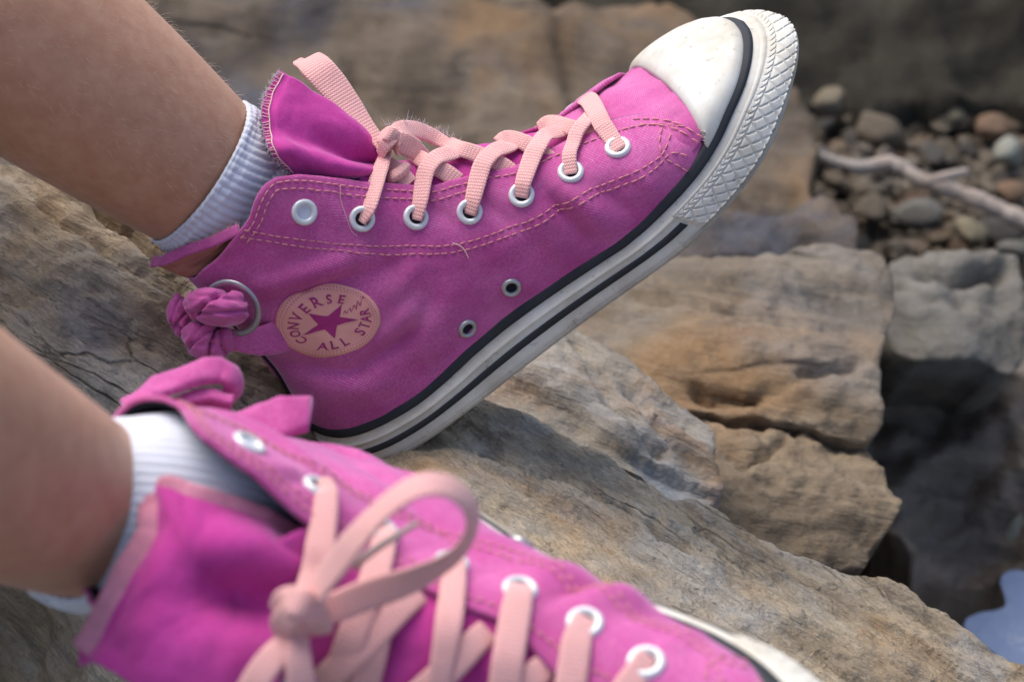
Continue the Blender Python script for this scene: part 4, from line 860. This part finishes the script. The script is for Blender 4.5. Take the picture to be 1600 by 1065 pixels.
def rock(name, outline, ctrl, step, mt, back, disp, axis, sp, amp, seed, grooves=(), jit=4.0, label=None, cat='rock', rings=6, shrink=.12, group=None):
    out = crom(np.array(outline, float), 60*len(outline), closed=True); per = np.linalg.norm(np.diff(np.vstack([out, out[:1]]), axis=0), axis=1).sum(); nb = max(24, int(per/step)); out = arcres(np.vstack([out, out[:1]]), nb+1)[:-1]
    nn = np.stack([np.gradient(out[:, 1]), -np.gradient(out[:, 0])], 1); nn /= np.linalg.norm(nn, axis=1)[:, None]+1e-9
    out = out+nn*(jit*fbm(np.c_[out/60, np.full(nb, seed)], 4))[:, None]
    x0, y0 = out.min(0); x1, y1 = out.max(0); gx, gy = np.meshgrid(np.arange(x0, x1, step), np.arange(y0, y1, step)); q = np.stack([gx.ravel(), gy.ravel()], 1); q += RNG.uniform(-.3, .3, q.shape)*step
    ins = np.zeros(len(q), bool); a, b = out, np.roll(out, -1, 0)
    for (ax, ay), (bx, by) in zip(a, b):
        c = ((ay > q[:, 1]) != (by > q[:, 1])); 
        if c.any():
            xi = ax+(q[:, 1]-ay)*(bx-ax)/(by-ay+1e-12); ins ^= c & (q[:, 0] < xi)
    q = q[ins]; dm = np.full(len(q), 1e9)
    for k in range(0, nb): dm = np.minimum(dm, (q[:, 0]-out[k, 0])**2+(q[:, 1]-out[k, 1])**2)
    q = q[dm > (step*.55)**2]
    allp = np.vstack([out, q]); res = geometry.delaunay_2d_cdt([Vector(v) for v in allp.tolist()], [(i, (i+1) % nb) for i in range(nb)], [], 1, 1e-6)
    vv = np.array([tuple(v) for v in res[0]]); tris = [tuple(f) for f in res[2]]
    z = tps(ctrl)(vv); s = K*(D-z)/D; p = np.stack([(vv[:, 0]-800)*s, (532.5-vv[:, 1])*s, z], 1)
    # smooth surface normal from the height function
    e = 4.0; f = tps(ctrl)
    def lift(u): z_ = f(u); s_ = K*(D-z_)/D; return np.stack([(u[:, 0]-800)*s_, (532.5-u[:, 1])*s_, z_], 1)
    nx = lift(vv+[e, 0])-lift(vv-[e, 0]); ny = lift(vv-[0, e])-lift(vv+[0, e]); N = nrm(np.cross(nx, ny)); N *= np.sign(N[:, 2:3])
    d = strata(p, axis, sp, amp, seed)
    for lam, am in disp: d = d+am*fbm(p/lam+seed*1.7, 4)
    for (gx0, gy0, gx1, gy1, dep, wd) in grooves:
        u = np.array([gx1-gx0, gy1-gy0], float); l2 = u@u; w_ = vv+6*np.stack([fbm(np.c_[vv/40, 0*vv[:, 0]], 2), fbm(np.c_[vv/40, 0*vv[:, 0]+5], 2)], 1)
        t = np.clip(((w_-[gx0, gy0])@u)/l2, 0, 1); dd = np.linalg.norm(w_-[gx0, gy0]-t[:, None]*u, axis=1); d = d-dep*np.exp(-(dd/wd)**2)
    p = p+N*d[:, None]
    # rim turned back to give the rock its body
    org_idx = [o[0] if len(o) else -1 for o in res[3]]; bidx = [None]*nb
    for vi, o in enumerate(res[3]):
        for k in o:
            if k < nb: bidx[k] = vi
    bidx = [b for b in bidx if b is not None]; m = len(bidx); ctr = p[bidx].mean(0)
    V = [p]; F = list(tris); prev = list(bidx); base = p[bidx]; back = np.array(back, float); off = len(p)
    for k in range(1, rings+1):
        t = k/rings; ring = base+back*t+(ctr-base)*(shrink*t**1.5)+.35*np.linalg.norm(back)/rings*np.stack([fbm(base/.05+back*t*9+seed, 3)*.5, fbm(base/.05+back*t*9+seed+7, 3)*.5, 0*base[:, 0]], 1)
        dd = strata(ring, axis, sp, amp, seed)[:, None]; ring = ring+nrm(base-ctr)*dd
        V.append(ring); cur = list(range(off, off+m)); off += m
        F += [(prev[i], prev[(i+1) % m], cur[(i+1) % m], cur[i]) for i in range(m)]; prev = cur
    F.append(tuple(prev))
    o = make(name, W(np.vstack(V)), F, mt)
    if label: tag(o, label, cat, group)
    return o
STR = (.5, .85, .05)
M['ledge'] = rock_mat('ledge_stone', [(.19, .15, .105), (.42, .325, .215), (.57, .455, .31), (.62, .56, .46)], wv(STR), 9, 34, rust=(.50, .28, .11), rust_amt=.55, grey=(.46, .48, .48), grey_amt=.5, bumpd=.006)
M['slab'] = rock_mat('slab_stone', [(.12, .10, .08), (.24, .20, .15), (.34, .30, .24), (.44, .44, .43)], wv((.4, .9, .1)), 6, 24, grey=(.38, .42, .45), grey_amt=.6)
M['boulder'] = rock_mat('boulder_stone', [(.058, .045, .033), (.14, .105, .068), (.205, .155, .10), (.27, .22, .155)], wv((.15, .95, .1)), 6, 14, rust=(.30, .15, .05), rust_amt=.45, grey=(.25, .25, .24), grey_amt=.35)
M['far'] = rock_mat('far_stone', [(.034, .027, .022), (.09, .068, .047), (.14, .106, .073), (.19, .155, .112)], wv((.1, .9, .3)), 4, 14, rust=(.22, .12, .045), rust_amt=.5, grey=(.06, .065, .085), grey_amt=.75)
M['grey'] = rock_mat('grey_stone', [(.08, .072, .06), (.13, .12, .10), (.17, .155, .13), (.21, .195, .17)], wv((.1, .9, .3)), 3, 12, rust_amt=.15, grey_amt=.3)
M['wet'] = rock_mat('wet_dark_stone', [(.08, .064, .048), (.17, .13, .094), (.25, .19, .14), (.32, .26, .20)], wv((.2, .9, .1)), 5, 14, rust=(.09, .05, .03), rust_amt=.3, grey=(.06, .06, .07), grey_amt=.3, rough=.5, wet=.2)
M['bank_shade'] = rock_mat('shade_dark_stone', [(.011, .010, .007), (.022, .019, .012), (.038, .031, .020), (.06, .05, .034)], wv((0, 1, .2)), 2, 6, rust=(.03, .026, .012), rust_amt=.4, grey=(.02, .024, .022), grey_amt=.4)  # deep shade of the far bank put into a near-black stone colour

DOWN = np.array([0, -.82, -.57])
rock('rock_ledge', [(-330, 120), (-60, 235), (60, 268), (200, 330), (300, 402), (440, 500), (560, 560), (680, 590), (760, 622), (860, 672), (960, 722), (1060, 772), (1160, 812), (1290, 858), (1400, 905), (1500, 960), (1600, 1032), (1720, 1110), (1500, 1290), (900, 1330), (200, 1300), (-330, 1250)],
     [(-300, 150, -.03), (0, 260, -.035), (300, 410, -.045), (560, 575, -.05), (545, 722, -.012), (420, 600, -.01), (760, 622, -.05), (1000, 745, -.05), (1300, 865, -.055), (1600, 1035, -.06), (0, 420, .0), (0, 560, .035), (250, 620, .03), (430, 700, .045), (600, 760, .05), (760, 850, .065), (900, 850, .035), (960, 930, .08), (1200, 1000, .055), (1500, 1060, -.01), (300, 900, .08), (0, 950, -.12), (90, 1040, -.07), (600, 1000, .14), (1000, 1080, .14), (1200, 1250, .15), (0, 1200, -.05), (600, 1250, .2)],
     6.0, M['ledge'], DOWN*.42, [(.11, .006), (.03, .0024), (.010, .0014)], STR, .0075, .0022, 3,
     grooves=[(110, 285, 205, 360, .012, 9), (205, 360, 285, 455, .012, 8), (760, 705, 980, 800, .004, 6), (980, 800, 1150, 900, .003, 7), (0, 430, 240, 540, .002, 5), (1020, 815, 1075, 850, .005, 8), (60, 330, 350, 520, .0025, 6)], jit=5,
     label='large tan and grey layered rock ledge under both feet, running down to the right')
rock('rock_slab', [(560, 480), (700, 480), (820, 500), (880, 512), (940, 535), (1010, 575), (1085, 625), (1132, 668), (1118, 700), (1128, 745), (1112, 778), (1050, 768), (950, 722), (840, 668), (720, 620), (560, 560)],
     [(560, 480, -.15), (880, 510, -.15), (1085, 625, -.13), (1130, 668, -.12), (1112, 778, -.085), (950, 715, -.075), (740, 620, -.075), (850, 600, -.10), (1000, 660, -.095), (560, 560, -.08)],
     6.0, M['slab'], DOWN*.25, [(.08, .007), (.025, .003), (.01, .001)], (.45, .88, .1), .012, .0028, 13, grooves=[(900, 540, 1040, 700, .006, 10), (990, 600, 1120, 740, .005, 9)], jit=6,
     label='grey weathered stone slab wedged just behind the raised sneaker sole')
rock('boulder', [(700, 430), (900, 425), (1000, 404), (1120, 394), (1240, 390), (1330, 400), (1384, 432), (1400, 480), (1386, 540), (1380, 600), (1376, 650), (1360, 688), (1300, 690), (1230, 664), (1150, 650), (1080, 640), (900, 640), (700, 640)],
     [(700, 430, -.30), (1000, 405, -.33), (1240, 392, -.35), (1384, 432, -.36), (1390, 540, -.27), (1365, 688, -.22), (1230, 664, -.21), (1080, 640, -.20), (1100, 500, -.25), (1250, 540, -.235), (800, 600, -.22)],
     7.0, M['boulder'], np.array([-.1, -.45, -.9])*.35, [(.12, .008), (.04, .004), (.012, .002)], (.1, .95, .2), .013, .0028, 23, grooves=[(1260, 575, 1350, 560, .005, 9), (1090, 610, 1180, 625, .008, 9), (1000, 470, 1250, 500, .004, 5)], jit=7,
     label='broad ochre brown boulder with a pale top edge behind the sneaker toe')
rock('boulder', [(960, 625), (1060, 618), (1150, 638), (1240, 654), (1310, 680), (1368, 694), (1378, 745), (1398, 792), (1388, 830), (1362, 852), (1345, 880), (1260, 868), (1150, 835), (1060, 800), (960, 780)],
     [(960, 625, -.212), (1150, 638, -.212), (1368, 694, -.225), (1398, 792, -.17), (1345, 880, -.125), (1150, 835, -.11), (960, 780, -.11), (1200, 740, -.15), (1300, 780, -.155)],
     6.0, M['boulder'], np.array([-.15, -.5, -.85])*.35, [(.09, .008), (.03, .004), (.010, .002)], (.3, .9, .1), .012, .0028, 33, grooves=[(1110, 640, 1250, 660, .006, 7), (1160, 720, 1230, 680, .006, 8)], jit=7,
     label='rough brown boulder below the ochre one, its foot hidden by the ledge')
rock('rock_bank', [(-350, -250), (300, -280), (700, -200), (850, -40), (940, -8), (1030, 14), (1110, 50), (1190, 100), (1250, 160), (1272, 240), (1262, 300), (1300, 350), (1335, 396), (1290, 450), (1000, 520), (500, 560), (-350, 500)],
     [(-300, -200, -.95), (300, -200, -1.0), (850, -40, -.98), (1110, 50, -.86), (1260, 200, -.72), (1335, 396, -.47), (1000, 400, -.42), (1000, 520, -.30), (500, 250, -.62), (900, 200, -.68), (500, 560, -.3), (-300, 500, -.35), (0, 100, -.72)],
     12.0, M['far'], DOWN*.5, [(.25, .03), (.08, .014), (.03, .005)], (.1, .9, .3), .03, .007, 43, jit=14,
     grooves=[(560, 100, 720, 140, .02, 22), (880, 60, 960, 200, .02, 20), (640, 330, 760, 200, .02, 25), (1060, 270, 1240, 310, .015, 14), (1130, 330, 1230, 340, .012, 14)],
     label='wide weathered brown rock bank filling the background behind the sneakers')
rock('stone_block', [(1392, 408), (1440, 390), (1520, 392), (1580, 404), (1590, 440), (1588, 500), (1592, 560), (1570, 588), (1520, 574), (1450, 566), (1396, 556), (1386, 500)],
     [(1392, 408, -.50), (1580, 404, -.52), (1590, 560, -.44), (1396, 556, -.42), (1490, 430, -.47), (1490, 500, -.435)],
     7.0, M['grey'], np.array([0, -.25, -.97])*.25, [(.1, .01), (.03, .005), (.012, .002)], (.1, .95, .2), .03, .002, 53, grooves=[(1440, 432, 1560, 428, .022, 15), (1480, 470, 1500, 480, .006, 12)], jit=7,
     label='squarish grey stone block beside the ochre boulder, dark hollow along its top')
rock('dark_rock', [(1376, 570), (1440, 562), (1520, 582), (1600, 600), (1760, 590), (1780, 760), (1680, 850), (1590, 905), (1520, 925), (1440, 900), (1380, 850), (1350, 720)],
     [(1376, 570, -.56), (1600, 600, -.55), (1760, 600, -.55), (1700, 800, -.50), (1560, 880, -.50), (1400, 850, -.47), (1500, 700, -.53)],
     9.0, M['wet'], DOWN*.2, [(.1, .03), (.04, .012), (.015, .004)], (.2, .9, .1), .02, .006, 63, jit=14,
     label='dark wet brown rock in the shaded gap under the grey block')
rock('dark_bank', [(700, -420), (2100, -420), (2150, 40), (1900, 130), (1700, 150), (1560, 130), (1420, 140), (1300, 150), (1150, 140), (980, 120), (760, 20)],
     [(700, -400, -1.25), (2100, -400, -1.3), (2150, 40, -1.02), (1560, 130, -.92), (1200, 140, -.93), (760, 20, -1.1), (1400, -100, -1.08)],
     16.0, M['bank_shade'], DOWN*.5, [(.4, .06), (.12, .03), (.04, .01)], (0, 1, .2), .08, .01, 73, jit=16,
     label='dark bank across the top right corner, deep shade put into its colour')

# ------------------------------------------------------------------ stream bed, water, pebbles, driftwood
UPF = np.array([0, math.cos(PITCH), math.sin(PITCH)])
def G_at(px, py, hgt=0.0):
    camp = np.array([0, 0, D]); d = P(px, py, 0)-camp; t = (hgt-GROUND_BELOW)/(d@UPF); return W(camp+t*d)
M['bed'] = rock_mat('gravelly_ground', [(.045, .038, .03), (.10, .085, .062), (.15, .13, .10), (.20, .18, .145)], (0, 0, 1), 1, 30, rust_amt=.3, grey_amt=.35)
g0 = np.linspace(-1, 1, 150); gx, gy = np.meshgrid(np.sign(g0)*np.abs(g0)**2.2*60+.3, np.sign(g0)*np.abs(g0)**2.2*60+1.2, indexing='ij')
p3 = np.stack([gx, gy, 0*gx], -1); near = np.exp(-((gx-.4)**2+(gy-1.2)**2)/3)
gz = (.02*fbm(p3*4, 4)+.012*fbm(p3*14+4, 3))*near-.03
wet_c = G_at(1500, 960); gz -= .09*np.exp(-(((gx-wet_c[0])/.22)**2+((gy-wet_c[1]+.08)/.25)**2))
p3[..., 2] = gz; tag(make('ground', p3.reshape(-1, 3), gfaces(150, 150), M['bed']), None, None, kind='structure')
M['water'], wt, wb = mat('sky_reflection_water')
wb.inputs['Base Color'].default_value = (.20, .26, .40, 1); wb.inputs['Roughness'].default_value = .08; wb.inputs['IOR'].default_value = 1.33  # pale sky reflection painted into the water's base colour
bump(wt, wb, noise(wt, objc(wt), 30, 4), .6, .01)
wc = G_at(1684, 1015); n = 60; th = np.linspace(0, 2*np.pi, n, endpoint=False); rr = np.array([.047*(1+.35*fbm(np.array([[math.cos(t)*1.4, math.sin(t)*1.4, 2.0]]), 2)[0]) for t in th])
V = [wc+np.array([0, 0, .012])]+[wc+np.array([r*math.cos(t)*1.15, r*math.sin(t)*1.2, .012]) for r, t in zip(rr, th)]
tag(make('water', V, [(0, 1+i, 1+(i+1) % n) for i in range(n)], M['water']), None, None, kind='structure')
def pebble_mesh(seed, flat=.6):
    bm = bmesh.new(); bmesh.ops.create_icosphere(bm, subdivisions=3, radius=1); V = np.array([v.co[:] for v in bm.verts]); F = [tuple(v.index for v in f.verts) for f in bm.faces]; bm.free()
    r = np.random.default_rng(seed); d = 1+.22*fbm(V*.9+seed*3.1, 3); V = V*d[:, None]
    for _ in range(10):
        n_ = nrm(r.normal(size=3)); s_ = V@n_; lim = r.uniform(.5, .8); V = V-np.clip(s_-lim, 0, None)[:, None]*n_*.85
    V[:, 2] *= flat; V[:, 1] *= r.uniform(.65, .95); return V, F
PC = [(.21, .175, .12), (.15, .12, .085), (.24, .205, .135), (.15, .14, .12), (.30, .30, .245), (.19, .12, .075), (.10, .09, .075)]
PM = [rock_mat('pebble_stone_%s' % k, [tuple(x*.5 for x in c), tuple(x*.8 for x in c), c, tuple(min(1, x*1.25) for x in c)], (0, 0, 1), 1.5, 20, rust_amt=.2, grey_amt=.15) for k, c in zip('abcdefg', PC)]
peb = [(1300, 168, 46, 0, .75, 'pale tan stone at the foot of the dark bank, right of the toe'), (1370, 205, 62, 1, .6, 'flat brown stone behind the driftwood'), (1480, 185, 34, 2, .7, 'small tan stone under the dark bank'),
       (1555, 205, 44, 5, .6, 'reddish brown stone near the right edge'), (1575, 245, 44, 4, .6, 'pale grey-green stone at the right edge above the driftwood'), (1515, 360, 38, 2, .6, 'yellowish tan stone resting above the grey block'),
       (1575, 300, 40, 5, .5, 'rust brown flat stone under the end of the driftwood'), (1440, 340, 52, 3, .5, 'grey stone below the driftwood, left of the yellowish one'), (1360, 330, 50, 1, .5, 'brown flat stone between driftwood and ochre boulder'),
       (1580, 395, 34, 3, .6, 'grey stone at the right edge above the block'), (1585, 835, 46, 4, .8, 'pale wet stone at the right edge above the water'), (1270, 245, 40, 3, .5, 'dull grey stone close to the toe bumper'), (1455, 240, 40, 6, .5, 'dark flat stone behind the bend of the driftwood')]
for k, (px, py, r, ci, fl, lb) in enumerate(peb):
    V, F = pebble_mesh(k+1, fl); g = G_at(px, py); dist = np.linalg.norm(g-W([0, 0, D])); sc = .8*r*K*dist/D; a = RNG.uniform(0, 6.3); R2 = np.array([[math.cos(a), -math.sin(a), 0], [math.sin(a), math.cos(a), 0], [0, 0, 1]])
    o = make('stone', (V*sc)@R2.T, F, PM[ci]); o.location = Vector(g+np.array([0, 0, sc*fl*.18])); tag(o, lb, 'stone')
r_ = np.random.default_rng(12); pm = [make('pebble', *[(lambda vf: (vf[0], vf[1]))(pebble_mesh(50+k, .6))][0], PM[k % 7]) for k in range(7)]
cnt = 0; first = True
for k in range(46):
    px, py = r_.uniform(1235, 1640), 140+ (r_.uniform(0, 1)**.8)*260
    if px < 1240+ (py-140)*.25: continue
    g = G_at(px, py); sc = r_.uniform(.006, .02); src = pm[k % 7]
    o = src if not src.get('used') else src.copy()
    if src.get('used'): col.objects.link(o)
    else: src['used'] = 1
    o.location = Vector(g+np.array([0, 0, sc*.1-.01])); o.scale = (sc, sc, sc); o.rotation_euler = (r_.uniform(-.3, .3), r_.uniform(-.3, .3), r_.uniform(0, 6.3))
    if 'used' in o and o is not src: del o['used']
    tag(o, 'small %s pebble among the gravel in the upper right' % ['tan', 'brown', 'cream', 'grey', 'pale', 'rusty', 'dark'][k % 7], 'pebble', 'small pebbles on the stream bank')
for o in pm:
    if o.get('used'): del o['used']
    else: bpy.data.objects.remove(o)
r_ = np.random.default_rng(31); gv = []
bm = bmesh.new(); bmesh.ops.create_icosphere(bm, subdivisions=1, radius=1); V0 = np.array([v.co[:] for v in bm.verts]); F0 = [tuple(v.index for v in f.verts) for f in bm.faces]; bm.free()
for k in range(2600):
    g = G_at(r_.uniform(1180, 1720), 130+300*r_.uniform(0, 1)); sc = .003+.010*r_.uniform(0, 1)**2.5; v = V0*(1+r_.normal(size=(len(V0), 1))*.18)*[1, r_.uniform(.6, 1), r_.uniform(.4, .8)]; a = r_.uniform(0, 6.3)
    gv.append(((v@np.array([[math.cos(a), -math.sin(a), 0], [math.sin(a), math.cos(a), 0], [0, 0, 1]]))*sc+g+[0, 0, -.018+.006*r_.normal()], F0))
V, F, _ = join(gv); tag(make('gravel', V, F, PM[1], smooth=False), 'dusty brown gravel filling the ground between the stones in the upper right', 'gravel', kind='stuff')
M['wood'] = rock_mat('driftwood', [(.20, .16, .13), (.34, .28, .23), (.44, .38, .33), (.50, .45, .41)], (.2, .3, 1), 3, 40, rust_amt=.15, grey_amt=.3, bumpd=.002)
st = np.array([G_at(px, py, hg) for px, py, hg in [(1268, 236, .055), (1300, 252, .05), (1345, 262, .05), (1395, 256, .055), (1440, 282, .052), (1490, 298, .05), (1560, 326, .045), (1640, 366, .04), (1720, 400, .035)]])
path = spl(st, 80); rr = np.interp(np.linspace(0, 1, 80), [0, .1, .3, .5, 1], [.0035, .005, .0055, .006, .007])*(1+.4*fbm(np.c_[np.linspace(0, 22, 80), np.zeros(80), np.zeros(80)], 2))
V1, F1 = tube(path, rr, 12); st2 = np.array([G_at(px, py, hg) for px, py, hg in [(1448, 286, .052), (1480, 276, .058), (1512, 268, .06)]]); V2, F2 = tube(spl(st2, 20), np.linspace(.005, .003, 20), 10)
stick = bpy.data.objects.new('driftwood_stick', None); col.objects.link(stick); c0 = path[40]; stick.location = Vector(c0)
tag(stick, 'pale bent driftwood stick lying across the pebbles at right', 'stick')
make('stem', V1-c0, F1, M['wood'], stick); make('twig', V2-c0, F2, M['wood'], stick)
